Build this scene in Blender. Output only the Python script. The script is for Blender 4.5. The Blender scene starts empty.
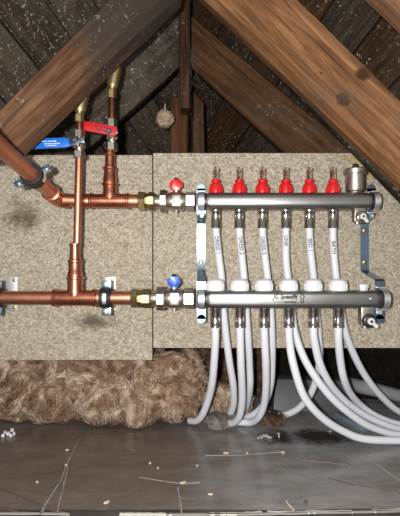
import bpy, bmesh, math, random
from mathutils import Vector, Matrix, noise

random.seed(7)
S = bpy.context.scene
C = S.collection
PI = math.pi
F = 440.0          # focal length in photo pixels (400 x 516 frame)
CH = 0.40          # camera height above the loft floor

# ------------------------------------------------------------------ camera, world, lights, exposure
cam_d = bpy.data.cameras.new('camera')
cam_d.sensor_fit = 'VERTICAL'
cam_d.sensor_height = 24.0
cam_d.lens = F / 516.0 * 24.0
cam_d.clip_start = 0.01
cam = bpy.data.objects.new('camera', cam_d)
cam.location = (0, 0, CH)
cam.rotation_euler = (PI / 2, 0, 0)
C.objects.link(cam)
S.camera = cam

w = bpy.data.worlds.new('world')
S.world = w
w.use_nodes = True
w.node_tree.nodes['Background'].inputs[0].default_value = (1.0, 0.98, 0.96, 1)
w.node_tree.nodes['Background'].inputs[1].default_value = 0.10

fl = bpy.data.lights.new('camera_flash', 'POINT')
fl.energy = 15.0
fl.color = (1.0, 0.985, 0.97)
fl.shadow_soft_size = 0.012
flo = bpy.data.objects.new('camera_flash', fl)
flo.location = (-0.055, -0.06, CH + 0.015)
C.objects.link(flo)

vs = S.view_settings
vs.view_transform = 'Standard'
vs.look = 'None'
vs.gamma = 1.0
vs.use_curve_mapping = False
vs.exposure = 1.65


# ------------------------------------------------------------------ helpers: positions
def P(px, py, Y):
    """photo pixel at distance Y from the camera plane -> world point"""
    return Vector(((px - 200.0) / F * Y, Y, CH - (py - 258.0) / F * Y))


def floorY(py, z=0.0):
    return (CH - z) * F / (py - 258.0)


# ------------------------------------------------------------------ helpers: mesh building
class MB:
    def __init__(self):
        self.bm = bmesh.new()

    def lathe(self, prof, origin, axis, seg=24, phase=0.0, scale2=(1, 1)):
        """prof = [(t, r)...] along axis from origin"""
        axis = Vector(axis).normalized()
        up = Vector((0, 0, 1)) if abs(axis.z) < 0.9 else Vector((0, -1, 0))
        e1 = (up - axis * up.dot(axis)).normalized()
        e2 = axis.cross(e1)
        o = Vector(origin)
        rings = []
        for t, r in prof:
            ring = []
            for k in range(seg):
                a = 2 * PI * k / seg + phase
                ring.append(self.bm.verts.new(o + axis * t + e1 * (r * math.cos(a) * scale2[0]) + e2 * (r * math.sin(a) * scale2[1])))
            rings.append(ring)
        for a, b in zip(rings[:-1], rings[1:]):
            for k in range(seg):
                j = (k + 1) % seg
                self.bm.faces.new((a[k], a[j], b[j], b[k]))
        self.bm.faces.new(rings[0][::-1])
        self.bm.faces.new(rings[-1])
        return self

    def cyl(self, a, b, r, seg=24, ch=0.0, phase=0.0):
        a, b = Vector(a), Vector(b)
        L = (b - a).length
        if ch > 0:
            pr = [(0, r - ch), (ch, r), (L - ch, r), (L, r - ch)]
        else:
            pr = [(0, r), (L, r)]
        return self.lathe(pr, a, b - a, seg, phase)

    def tube(self, pts, r, seg=12, sub=8, rf=None, smooth=True):
        pts = [Vector(p) for p in pts]
        if smooth and len(pts) > 2:
            q = [pts[0] * 2 - pts[1]] + pts + [pts[-1] * 2 - pts[-2]]
            out = []
            for i in range(1, len(q) - 2):
                p0, p1, p2, p3 = q[i - 1], q[i], q[i + 1], q[i + 2]
                for s in range(sub):
                    t = s / sub
                    out.append(0.5 * ((2 * p1) + (p2 - p0) * t + (2 * p0 - 5 * p1 + 4 * p2 - p3) * t * t + (3 * p1 - p0 - 3 * p2 + p3) * t ** 3))
            out.append(pts[-1])
            pts = out
        n = len(pts)
        tan = []
        for i in range(n):
            tan.append((pts[min(i + 1, n - 1)] - pts[max(i - 1, 0)]).normalized())
        ref = Vector((0, -1, 0)) if abs(tan[0].y) < 0.9 else Vector((0, 0, 1))
        e = (ref - tan[0] * ref.dot(tan[0])).normalized()
        rings = []
        for i in range(n):
            e = (e - tan[i] * e.dot(tan[i])).normalized()
            f = tan[i].cross(e)
            rr = rf(i, n) if rf else r
            rings.append([self.bm.verts.new(pts[i] + (e * math.cos(2 * PI * k / seg) + f * math.sin(2 * PI * k / seg)) * rr) for k in range(seg)])
        for a, b in zip(rings[:-1], rings[1:]):
            for k in range(seg):
                j = (k + 1) % seg
                self.bm.faces.new((a[k], a[j], b[j], b[k]))
        self.bm.faces.new(rings[0][::-1])
        self.bm.faces.new(rings[-1])
        return self

    def box(self, c, size, rot=None, bev=0.0, bseg=2):
        b2 = bmesh.new()
        bmesh.ops.create_cube(b2, size=1.0)
        for v in b2.verts:
            v.co = Vector((v.co.x * size[0], v.co.y * size[1], v.co.z * size[2]))
        if bev > 0:
            bmesh.ops.bevel(b2, geom=b2.edges[:], offset=bev, segments=bseg, profile=0.6, affect='EDGES')
        M = Matrix.Translation(Vector(c)) @ (rot.to_4x4() if rot else Matrix.Identity(4))
        vm = {}
        for v in b2.verts:
            vm[v] = self.bm.verts.new(M @ v.co)
        for f in b2.faces:
            self.bm.faces.new([vm[v] for v in f.verts])
        b2.free()
        return self

    def prism(self, poly, d, bev=0.0):
        """closed polygon of 3D points extruded by vector d"""
        b2 = bmesh.new()
        d = Vector(d)
        a = [b2.verts.new(Vector(p)) for p in poly]
        b = [b2.verts.new(Vector(p) + d) for p in poly]
        n = len(a)
        b2.faces.new(a)
        b2.faces.new(b[::-1])
        for k in range(n):
            j = (k + 1) % n
            b2.faces.new((a[j], a[k], b[k], b[j]))
        if bev > 0:
            bmesh.ops.bevel(b2, geom=b2.edges[:], offset=bev, segments=2, profile=0.6, affect='EDGES')
        vm = {v: self.bm.verts.new(v.co) for v in b2.verts}
        for f in b2.faces:
            self.bm.faces.new([vm[v] for v in f.verts])
        b2.free()
        return self

    def strap(self, path, x0, x1, t):
        """metal strip: path of (Y, z) points, extruded from x0 to x1, thickness t"""
        n = len(path)
        L, R = [], []
        for i in range(n):
            a = Vector(path[max(i - 1, 0)])
            b = Vector(path[min(i + 1, n - 1)])
            d = (b - a).normalized()
            nn = Vector((-d.y, d.x)) * (t / 2)
            p = Vector(path[i])
            L.append(p + nn)
            R.append(p - nn)
        poly = [Vector((x0, p.x, p.y)) for p in L + R[::-1]]
        b2 = self.bm
        A = [b2.verts.new(p) for p in poly]
        B = [b2.verts.new(p + Vector((x1 - x0, 0, 0))) for p in poly]
        m = len(poly)
        for k in range(m):
            j = (k + 1) % m
            b2.faces.new((A[k], A[j], B[j], B[k]))
        for i in range(n - 1):
            q = (i, i + 1, m - 2 - i, m - 1 - i)
            b2.faces.new([A[k] for k in q])
            b2.faces.new([B[k] for k in q][::-1])
        return self

    def ring(self, c, axis, r0, r1, wdt, seg=28, a0=0.0, a1=2 * PI):
        """band around axis, inner r0, outer r1, width wdt (centred at c)"""
        axis = Vector(axis).normalized()
        up = Vector((0, 0, 1)) if abs(axis.z) < 0.9 else Vector((0, -1, 0))
        e1 = (up - axis * up.dot(axis)).normalized()
        e2 = axis.cross(e1)
        full = abs(a1 - a0 - 2 * PI) < 1e-4
        n = seg if full else seg + 1
        sec = []
        for k in range(n):
            a = a0 + (a1 - a0) * k / seg
            d = e1 * math.cos(a) + e2 * math.sin(a)
            sec.append([self.bm.verts.new(Vector(c) + d * r + axis * h) for r, h in ((r0, -wdt / 2), (r1, -wdt / 2), (r1, wdt / 2), (r0, wdt / 2))])
        for k in range(seg):
            a, b = sec[k], sec[(k + 1) % n]
            for q in range(4):
                self.bm.faces.new((a[q], a[(q + 1) % 4], b[(q + 1) % 4], b[q]))
        if not full:
            self.bm.faces.new(sec[0][::-1])
            self.bm.faces.new(sec[-1])
        return self


ORIG = {}


def finish(bm, name, shift, angle=35):
    bmesh.ops.recalc_face_normals(bm, faces=bm.faces[:])
    me = bpy.data.meshes.new(name)
    for v in bm.verts:
        v.co -= shift
    bm.to_mesh(me)
    bm.free()
    me.shade_smooth()
    me.set_sharp_from_angle(angle=math.radians(angle))
    return me


def obj(name, mb, mat, parent=None, label=None, angle=35):
    """link a builder as ONE mesh object; a part when parent is given"""
    if parent is not None:
        sh = ORIG[parent.name]
    else:
        xs = [v.co for v in mb.bm.verts]
        sh = Vector(((min(v.x for v in xs) + max(v.x for v in xs)) / 2,
                     (min(v.y for v in xs) + max(v.y for v in xs)) / 2,
                     min(v.z for v in xs)))
    me = finish(mb.bm, name, sh, angle)
    me.materials.append(mat)
    o = bpy.data.objects.new(name, me)
    C.objects.link(o)
    if parent is not None:
        o.parent = parent
    else:
        o.location = sh
    ORIG[o.name] = sh
    if label:
        o['label'] = label
    return o


def tag(o, label=None, cat=None, group=None, kind=None):
    if label:
        o['label'] = label
    if cat:
        o['category'] = cat
    if group:
        o['group'] = group
    if kind:
        o['kind'] = kind
    return o


def thing(name, loc, label, cat, group=None):
    o = bpy.data.objects.new(name, None)
    o.empty_display_size = 0.02
    C.objects.link(o)
    o.location = loc
    ORIG[o.name] = Vector(loc)
    return tag(o, label, cat, group)


# ------------------------------------------------------------------ materials
class NT:
    def __init__(self, name):
        self.m = bpy.data.materials.new(name)
        self.m.use_nodes = True
        self.n = self.m.node_tree.nodes
        self.l = self.m.node_tree.links
        self.b = self.n['Principled BSDF']

    def add(self, typ, **kw):
        n = self.n.new(typ)
        for k, v in kw.items():
            setattr(n, k, v)
        return n

    def link(self, a, b):
        self.l.new(a, b)

    def coord(self, scale=(1, 1, 1), kind='Object', loc=(0, 0, 0), rot=(0, 0, 0)):
        t = self.add('ShaderNodeTexCoord')
        mp = self.add('ShaderNodeMapping')
        mp.inputs['Scale'].default_value = scale
        mp.inputs['Location'].default_value = loc
        mp.inputs['Rotation'].default_value = rot
        self.link(t.outputs[kind], mp.inputs['Vector'])
        return mp.outputs[0]

    def noise(self, vec, scale, detail=4, rough=0.55, dist=0.0):
        n = self.add('ShaderNodeTexNoise')
        n.inputs['Scale'].default_value = scale
        n.inputs['Detail'].default_value = detail
        n.inputs['Roughness'].default_value = rough
        n.inputs['Distortion'].default_value = dist
        self.link(vec, n.inputs['Vector'])
        return n.outputs['Fac']

    def ramp(self, fac, stops):
        r = self.add('ShaderNodeValToRGB')
        el = r.color_ramp.elements
        while len(el) < len(stops):
            el.new(0.5)
        for e, (p, c) in zip(el, stops):
            e.position = p
            e.color = (c[0], c[1], c[2], 1) if isinstance(c, (tuple, list)) else (c, c, c, 1)
        self.link(fac, r.inputs[0])
        return r.outputs[0]

    def mix(self, fac, a, b, mode='MIX'):
        n = self.add('ShaderNodeMix', data_type='RGBA', blend_type=mode)
        for sock, v in ((n.inputs[0], fac), (n.inputs[6], a), (n.inputs[7], b)):
            if isinstance(v, (int, float)):
                sock.default_value = v
            elif isinstance(v, (tuple, list)):
                sock.default_value = (v[0], v[1], v[2], 1)
            else:
                self.link(v, sock)
        return n.outputs[2]

    def math(self, op, a, b=None):
        n = self.add('ShaderNodeMath', operation=op)
        for i, v in enumerate((a, b)):
            if v is None:
                continue
            if isinstance(v, (int, float)):
                n.inputs[i].default_value = v
            else:
                self.link(v, n.inputs[i])
        return n.outputs[0]

    def bump(self, h, strength=0.3, dist=0.002):
        n = self.add('ShaderNodeBump')
        n.inputs['Strength'].default_value = strength
        n.inputs['Distance'].default_value = dist
        self.link(h, n.inputs['Height'])
        self.link(n.outputs[0], self.b.inputs['Normal'])

    def base(self, c):
        if isinstance(c, (tuple, list)):
            self.b.inputs['Base Color'].default_value = (c[0], c[1], c[2], 1)
        else:
            self.link(c, self.b.inputs['Base Color'])

    def set(self, **kw):
        for k, v in kw.items():
            s = self.b.inputs[k.replace('_', ' ')]
            if hasattr(v, 'is_linked'):
                self.link(v, s)
            else:
                s.default_value = v
        return self


def spots(t, vec, scale, size, cover):
    """mask of small irregular pale specks, kept where a broad noise is high"""
    n = t.noise(vec, scale * 1.1, 2.5, 0.6, 0.4)
    dot = t.ramp(n, [(0.76 - size * 0.4, 0.0), (0.83 - size * 0.4, 1.0)])
    patch = t.ramp(t.noise(vec, scale * 0.1, 4, 0.65), [(cover - 0.06, 0.0), (cover + 0.14, 1.0)])
    return t.math('MULTIPLY', dot, patch)


def wood(name, dark, mid, light, mould=0.0, mouldcol=(0.17, 0.145, 0.115), dots=0.55, knots=(), rough=0.75, mshift=0.0, mgrad=0.0):
    """timber whose grain runs along the object's local X"""
    t = NT(name)
    g = t.coord((1.2, 18, 20))
    o = t.coord()
    fine = t.noise(g, 5.0, 6, 0.65, 0.6)
    broad = t.noise(o, 4.5, 3)
    col = t.ramp(fine, [(0.32, dark), (0.5, mid), (0.66, light)])
    col = t.mix(t.ramp(broad, [(0.35, 0.0), (0.7, 0.55)]), col, dark)
    lines = t.ramp(t.noise(t.coord((0.8, 60, 60)), 4.0, 3), [(0.33, 0.0), (0.45, 1.0)])
    col = t.mix(t.math('MULTIPLY', t.math('SUBTRACT', 1.0, lines), 0.5), col, dark)
    for kx, ky, kz, kr in knots:
        tc = t.add('ShaderNodeTexCoord')
        mp = t.add('ShaderNodeMapping')
        mp.inputs['Location'].default_value = (-kx, -ky, -kz)
        t.link(tc.outputs['Object'], mp.inputs['Vector'])
        vm = t.add('ShaderNodeVectorMath', operation='LENGTH')
        sc = t.add('ShaderNodeVectorMath', operation='MULTIPLY')
        sc.inputs[1].default_value = (0.75, 0.0, 1.0)
        t.link(mp.outputs[0], sc.inputs[0])
        t.link(sc.outputs[0], vm.inputs[0])
        dd = t.math('ADD', vm.outputs['Value'], t.math('MULTIPLY', t.math('SUBTRACT', t.noise(o, 60, 2), 0.5), kr * 0.9))
        msk = t.ramp(t.math('DIVIDE', dd, kr), [(0.5, 0.95), (0.85, 0.5), (1.7, 0.0)])
        col = t.mix(msk, col, (dark[0] * 0.5, dark[1] * 0.5, dark[2] * 0.5))
    if mould > 0:
        mf = t.noise(o, 6.0, 6, 0.65)
        if mgrad:
            sx = t.add('ShaderNodeSeparateXYZ')
            t.link(o, sx.inputs[0])
            mf = t.math('ADD', mf, t.math('MULTIPLY', sx.outputs[0], mgrad))
        m = t.ramp(mf, [(0.62 - mould * 0.4 + mshift, 0.0), (0.8 - mould * 0.35 + mshift, 0.85)])
        col = t.mix(m, col, mouldcol)
    sp = spots(t, o, 140, 0.36, dots)
    sp2 = spots(t, o, 75, 0.28, dots + 0.03)
    spm = t.math('MAXIMUM', sp, sp2)
    col = t.mix(t.math('MULTIPLY', spm, 0.8), col, (0.5, 0.48, 0.42))
    t.base(col)
    t.set(Roughness=rough, Specular_IOR_Level=0.25)
    t.bump(t.math('ADD', fine, t.math('MULTIPLY', spm, 0.4)), 0.5, 0.002)
    return t.m


def metal(name, col, rough=0.3, col2=None, scale=40, var=0.0):
    t = NT(name)
    t.set(Metallic=1.0, Roughness=rough)
    o = t.coord()
    if col2:
        t.base(t.mix(t.ramp(t.noise(o, scale, 4), [(0.35, 0.0), (0.7, 1.0)]), col, col2))
    else:
        t.base(col)
    r = t.add('ShaderNodeMapRange')
    r.inputs['To Min'].default_value = rough * 0.8
    r.inputs['To Max'].default_value = rough * 1.25
    t.link(t.noise(o, 90, 3), r.inputs['Value'])
    t.set(Roughness=r.outputs[0])
    return t.m


def plastic(name, col, rough=0.4, spec=0.5):
    t = NT(name)
    o = t.coord()
    n = t.noise(o, 30, 3)
    t.base(t.mix(t.ramp(n, [(0.3, 0.0), (0.8, 0.25)]), col, (col[0] * 0.8, col[1] * 0.8, col[2] * 0.8)))
    t.set(Roughness=rough, Specular_IOR_Level=spec)
    return t.m


M = {}
M['copper'] = metal('copper', (0.62, 0.26, 0.16), 0.42, (0.72, 0.33, 0.21), 25)
M['copper_fit'] = metal('copper_fitting', (0.47, 0.17, 0.10), 0.33, (0.66, 0.27, 0.17), 60)
M['copper_old'] = metal('copper_tarnished', (0.22, 0.10, 0.055), 0.4, (0.34, 0.16, 0.08), 40)
M['brass'] = metal('brass', (0.40, 0.30, 0.13), 0.38, (0.52, 0.41, 0.22), 50)
M['brass_pale'] = metal('brass_pale', (0.60, 0.50, 0.27), 0.45, (0.55, 0.44, 0.2), 50)
M['nickel'] = metal('nickel', (0.62, 0.57, 0.50), 0.34, (0.50, 0.46, 0.40), 40)
M['chrome'] = metal('chrome', (0.52, 0.48, 0.44), 0.16)
M['steel'] = metal('stainless', (0.66, 0.65, 0.63), 0.25, (0.54, 0.53, 0.51), 18)
t = NT('stainless_bar')
t.base(t.mix(t.ramp(t.noise(t.coord(), 18, 4), [(0.35, 0.0), (0.7, 1.0)]), (0.40, 0.395, 0.385), (0.32, 0.315, 0.305)))
tg = t.add('ShaderNodeTangent', direction_type='RADIAL', axis='X')
t.link(tg.outputs[0], t.b.inputs['Tangent'])
t.set(Metallic=1.0, Roughness=0.40, Anisotropic=0.35, Anisotropic_Rotation=0.25)
M['bar'] = t.m
M['zinc'] = metal('zinc', (0.30, 0.43, 0.55), 0.30, (0.25, 0.33, 0.40), 45)
M['zinc_pale'] = metal('zinc_pale', (0.86, 0.88, 0.9), 0.45)
M['gold_screw'] = metal('gold_screw', (0.75, 0.58, 0.2), 0.35)
M['rubber'] = plastic('rubber', (0.012, 0.012, 0.012), 0.55)
M['black'] = plastic('black_plastic', (0.02, 0.02, 0.022), 0.35)
M['red'] = plastic('red_plastic', (0.66, 0.012, 0.014), 0.3)
M['blue'] = plastic('blue_plastic', (0.012, 0.10, 0.52), 0.32)
M['red_lever'] = plastic('red_lever', (0.58, 0.010, 0.014), 0.5)
M['blue_lever'] = plastic('blue_lever', (0.008, 0.16, 0.62), 0.35)
M['white'] = plastic('white_cap', (0.74, 0.74, 0.75), 0.38)
M['pipe'] = plastic('white_pipe', (0.70, 0.715, 0.75), 0.42, 0.4)
M['ink'] = plastic('ink', (0.03, 0.03, 0.06), 0.7)
M['print'] = plastic('print', (0.015, 0.012, 0.01), 0.9, 0.1)
M['white_print'] = plastic('white_print', (0.75, 0.82, 0.9), 0.6)
M['key'] = plastic('pale_key', (0.68, 0.68, 0.68), 0.4)
t = NT('clear_gauge')
t.base((0.93, 0.9, 0.88))
t.set(Roughness=0.04, Transmission_Weight=1.0, IOR=1.3)
M['clear'] = t.m

# chipboard: pressed chips a few millimetres long, with some dark stains
def chipboard(name, stains=()):
    t = NT(name)
    o = t.coord((1, 1, 1.15))
    v = t.add('ShaderNodeTexVoronoi')
    v.inputs['Scale'].default_value = 290
    v.inputs['Randomness'].default_value = 1.0
    dv = t.add('ShaderNodeVectorMath', operation='ADD')
    nz = t.add('ShaderNodeTexNoise')
    nz.inputs['Scale'].default_value = 120
    t.link(o, nz.inputs['Vector'])
    sc = t.add('ShaderNodeVectorMath', operation='SCALE')
    sc.inputs['Scale'].default_value = 0.008
    t.link(nz.outputs['Color'], sc.inputs[0])
    t.link(o, dv.inputs[0])
    t.link(sc.outputs[0], dv.inputs[1])
    t.link(dv.outputs[0], v.inputs['Vector'])
    sep = t.add('ShaderNodeSeparateColor')
    t.link(v.outputs['Color'], sep.inputs[0])
    col = t.ramp(sep.outputs[0], [(0.0, (0.24, 0.20, 0.14)), (0.3, (0.37, 0.315, 0.235)), (0.7, (0.48, 0.42, 0.33)), (1.0, (0.60, 0.545, 0.45))])
    broad = t.noise(o, 7, 4)
    col = t.mix(t.ramp(broad, [(0.3, 0.22), (0.6, 0.0)]), col, (0.34, 0.29, 0.21))
    fine = t.noise(o, 500, 2)
    col = t.mix(t.ramp(fine, [(0.25, 0.45), (0.5, 0.0)]), col, (0.25, 0.2, 0.13))
    for (sx, sz, rx, rz, amt) in stains:
        tc = t.add('ShaderNodeTexCoord')
        a = t.add('ShaderNodeVectorMath', operation='SUBTRACT')
        a.inputs[1].default_value = (sx, 0, sz)
        t.link(tc.outputs['Object'], a.inputs[0])
        b = t.add('ShaderNodeVectorMath', operation='MULTIPLY')
        b.inputs[1].default_value = (1 / rx, 0, 1 / rz)
        t.link(a.outputs[0], b.inputs[0])
        ln = t.add('ShaderNodeVectorMath', operation='LENGTH')
        t.link(b.outputs[0], ln.inputs[0])
        dd = t.math('ADD', ln.outputs['Value'], t.math('MULTIPLY', t.math('SUBTRACT', t.noise(o, 45, 5, 0.7), 0.5), 2.2))
        col = t.mix(t.ramp(dd, [(0.1, amt), (1.1, 0.0)]), col, (0.07, 0.045, 0.025))
    t.base(col)
    t.set(Roughness=0.85, Specular_IOR_Level=0.2)
    t.bump(sep.outputs[0], 0.25, 0.001)
    return t.m


t = NT('loft_floor')
o = t.coord()
t.base(t.ramp(t.noise(o, 12, 5), [(0.3, (0.035, 0.03, 0.026)), (0.7, (0.10, 0.09, 0.08))]))
t.set(Roughness=0.8)
M['floor'] = t.m

t = NT('membrane')
o = t.coord()
bx = t.add('ShaderNodeSeparateXYZ')
t.link(t.coord(), bx.inputs[0])
side = t.ramp(t.math('ADD', t.math('MULTIPLY', bx.outputs[0], 1.3), t.math('ADD', 0.42, t.math('MULTIPLY', t.math('SUBTRACT', t.noise(o, 6, 4), 0.5), 0.6))),
              [(0.3, 0.0), (0.6, 1.0)])
n1 = t.noise(t.coord((1, 3, 1)), 9, 6, 0.65)
colA = t.ramp(n1, [(0.3, (0.10, 0.078, 0.065)), (0.7, (0.16, 0.13, 0.112))])
colB = t.ramp(n1, [(0.3, (0.16, 0.155, 0.15)), (0.7, (0.30, 0.295, 0.29))])
col = t.mix(side, colA, colB)
dust = t.ramp(t.noise(t.coord((1, 5, 1)), 22, 6, 0.7, 1.0), [(0.60, 0.0), (0.72, 0.5)])
col = t.mix(dust, col, (0.33, 0.30, 0.28))
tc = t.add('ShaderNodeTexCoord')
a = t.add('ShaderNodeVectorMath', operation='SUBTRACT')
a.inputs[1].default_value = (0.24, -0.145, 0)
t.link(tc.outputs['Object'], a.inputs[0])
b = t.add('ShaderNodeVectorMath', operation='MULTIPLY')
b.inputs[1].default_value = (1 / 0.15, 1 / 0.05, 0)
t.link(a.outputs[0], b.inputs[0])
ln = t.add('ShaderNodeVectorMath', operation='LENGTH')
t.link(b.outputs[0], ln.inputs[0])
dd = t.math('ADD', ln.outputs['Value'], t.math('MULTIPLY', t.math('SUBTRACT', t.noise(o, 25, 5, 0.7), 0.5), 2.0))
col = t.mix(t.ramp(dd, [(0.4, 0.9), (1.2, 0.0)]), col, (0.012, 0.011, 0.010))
sp = spots(t, o, 110, 0.2, 0.52)
col = t.mix(sp, col, (0.45, 0.40, 0.34))
t.base(col)
rr = t.add('ShaderNodeMapRange')
rr.inputs['To Min'].default_value = 0.14
rr.inputs['To Max'].default_value = 0.34
t.link(n1, rr.inputs['Value'])
t.set(Roughness=rr.outputs[0], Specular_IOR_Level=0.5)
t.bump(t.noise(t.coord((1, 1.6, 1)), 14, 5, 0.6, 0.8), 0.22, 0.005)
M['membrane'] = t.m
M['edge'] = plastic('torn_edge', (0.55, 0.52, 0.47), 0.8)
M['scuff'] = plastic('scuff', (0.27, 0.25, 0.23), 0.6)
M['redmark'] = plastic('red_mark', (0.115, 0.075, 0.07), 0.4)
M['chip'] = plastic('wood_chip', (0.62, 0.52, 0.36), 0.8)
M['crumb'] = plastic('plaster_crumb', (0.75, 0.74, 0.72), 0.9)


def wool(name, dark, mid, light, sc=1.0):
    t = NT(name)
    o = t.coord()
    n = t.noise(o, 13 * sc, 7, 0.66, 2.6)  # swirled random tone; its darks also stand in for shade in the crevices
    geo = t.add('ShaderNodeNewGeometry')
    f = t.math('ADD', n, t.math('MULTIPLY', t.math('SUBTRACT', geo.outputs['Random Per Island'], 0.5), 0.12))
    t.base(t.ramp(f, [(0.34, dark), (0.5, mid), (0.64, light)]))
    t.set(Roughness=0.9, Specular_IOR_Level=0.15)
    t.bump(t.noise(o, 130, 6, 0.7, 1.5), 0.9, 0.006)
    return t.m


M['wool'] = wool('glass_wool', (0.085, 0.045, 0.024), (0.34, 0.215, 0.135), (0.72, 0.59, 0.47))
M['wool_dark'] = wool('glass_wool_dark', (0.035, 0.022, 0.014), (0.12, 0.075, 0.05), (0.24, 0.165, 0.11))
M['wool_grey'] = wool('glass_wool_grey', (0.10, 0.09, 0.08), (0.22, 0.205, 0.19), (0.36, 0.345, 0.33))
M['grey_sheet'] = plastic('grey_sheet', (0.075, 0.078, 0.082), 0.5)
M['blue_sheet'] = plastic('blue_sheet', (0.16, 0.20, 0.25), 0.5)
M['conduit'] = plastic('conduit', (0.34, 0.35, 0.36), 0.5)
t = NT('felt')
o = t.coord()
t.base(t.ramp(t.noise(o, 30, 5, 0.7), [(0.3, (0.010, 0.008, 0.006)), (0.7, (0.035, 0.027, 0.02))]))
t.set(Roughness=0.95)
M['felt'] = t.m
t = NT('void_shade_black')  # darkness of the void put into the colour of an added sheet
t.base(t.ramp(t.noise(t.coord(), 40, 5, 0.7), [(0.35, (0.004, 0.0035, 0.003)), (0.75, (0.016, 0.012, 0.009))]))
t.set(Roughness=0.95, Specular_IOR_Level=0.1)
M['void_shade_black'] = t.m
t = NT('nest_paper')
o = t.coord()
t.base(t.ramp(t.noise(t.coord((1, 1, 4)), 45, 4, 0.6, 1.5), [(0.3, (0.20, 0.13, 0.075)), (0.5, (0.42, 0.31, 0.21)), (0.7, (0.58, 0.48, 0.37))]))
t.set(Roughness=0.95)
M['nest'] = t.m
M['web'] = plastic('web', (0.20, 0.20, 0.19), 0.9)

# ------------------------------------------------------------------ distances (metres from the camera)
YB = 1.0        # face of the chipboard
YU = 0.94       # axis of the upper manifold and its pipes
YL = 0.894      # axis of the lower manifold and its pipes

# ------------------------------------------------------------------ the setting
mb = MB()
mb.box((0, 0.85, -0.02), (3.6, 3.6, 0.04))
fo = obj('floor', mb, M['floor'])
tag(fo, kind='structure')


def iY(side, px, py):
    """distance of the roof slope behind the timbers (1/Y is linear in pixels on a plane)"""
    if side > 0:
        return 1.0 / (0.76 + 0.00125 * (px - 190) - 0.000733 * py)
    return 1.0 / (0.76 + 0.00125 * (182 - px) - 0.000733 * py)


def slope(side, name, mats):
    a = P(190 if side > 0 else 182, 0, iY(side, 190 if side > 0 else 182, 0))
    q = P(300 if side > 0 else 72, 110, iY(side, 300 if side > 0 else 72, 110))
    r = P(300 if side > 0 else 72, 0, iY(side, 300 if side > 0 else 72, 0))
    ex = (q - a).normalized()                       # down the slope, along the rafters
    nn = ex.cross(r - a).normalized()
    if nn.y > 0:
        nn = -nn                                     # towards the room
    ey = nn.cross(ex).normalized()                   # along the boards
    root = MB()
    Mx = Matrix((ex, ey, nn)).transposed()
    def W(u, v, h):
        return a + ex * u + ey * v + nn * h
    # felt behind the boards; the two slopes stop at the hip
    up = 1 if (P(300 if side > 0 else 72, 0, 1.0) - a).dot(ey) > 0 else -1
    lo, hi = -0.7, 1.35
    def vclip(u):
        # v at which the slope meets the hip line (world x of the hip)
        hx = -0.015
        return (hx - a.x - ex.x * u) / ey.x
    poly = [W(lo, vclip(lo) - up * 0.06, -0.03), W(hi, vclip(hi) - up * 0.06, -0.03), W(hi, up * 1.2, -0.03), W(lo, up * 1.2, -0.03)]
    root.prism(poly, nn * 0.006)
    fo_ = obj(name, root, M['felt'])
    tag(fo_, kind='structure')
    u = lo
    k = 0
    rnd = random.Random(3 if side > 0 else 9)
    while u < hi - 0.05:
        wd = rnd.uniform(0.105, 0.135)
        v0a, v0b = vclip(u + 0.004), vclip(u + wd - 0.004)
        v1 = up * 1.15
        z0 = rnd.uniform(-0.004, 0.002)
        m2 = MB()
        org = W(u + wd / 2, (v0a + v1) / 2, 0)
        th = 0.018
        pts = [W(u + 0.003, v0a, z0 - th), W(u + wd - 0.003, v0b, z0 - th), W(u + wd - 0.003, v1, z0 - th), W(u + 0.003, v1, z0 - th)]
        if (v1 - v0a) * up > 0.06 and (v1 - v0b) * up > 0.06:
            m2.prism(pts, nn * th, 0.002)
            # local frame of a board: X along its length
            R = Matrix((ey, nn, ex)).transposed()
            Ri = R.inverted()
            for v in m2.bm.verts:
                v.co = Ri @ (v.co - org)
            me = finish(m2.bm, 'plank', Vector((0, 0, 0)))
            me.materials.append(mats[k % len(mats)])
            o_ = bpy.data.objects.new('plank', me)
            C.objects.link(o_)
            o_.parent = fo_
            o_.matrix_parent_inverse = Matrix.Translation(-ORIG[fo_.name])
            o_.matrix_basis = Matrix.Translation(org) @ R.to_4x4()
            k += 1
        u += wd
    return fo_


sark_r = wood('sarking_right', (0.012, 0.0055, 0.002), (0.05, 0.024, 0.008), (0.105, 0.05, 0.017), 0.10, (0.06, 0.05, 0.04), 0.50)
sark_r2 = wood('sarking_right_grey', (0.012, 0.007, 0.004), (0.042, 0.027, 0.016), (0.09, 0.063, 0.041), 0.22, (0.07, 0.058, 0.045), 0.47)
sark_l = wood('sarking_left', (0.02, 0.013, 0.008), (0.07, 0.048, 0.031), (0.14, 0.10, 0.07), 0.45, (0.10, 0.082, 0.062), 0.34)
sark_l2 = wood('sarking_left_dark', (0.016, 0.01, 0.007), (0.055, 0.037, 0.024), (0.12, 0.088, 0.06), 0.4, (0.09, 0.075, 0.058), 0.36)
slope(1, 'ceiling', [sark_r, sark_r2])
slope(-1, 'ceiling', [sark_l, sark_l2])


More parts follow.
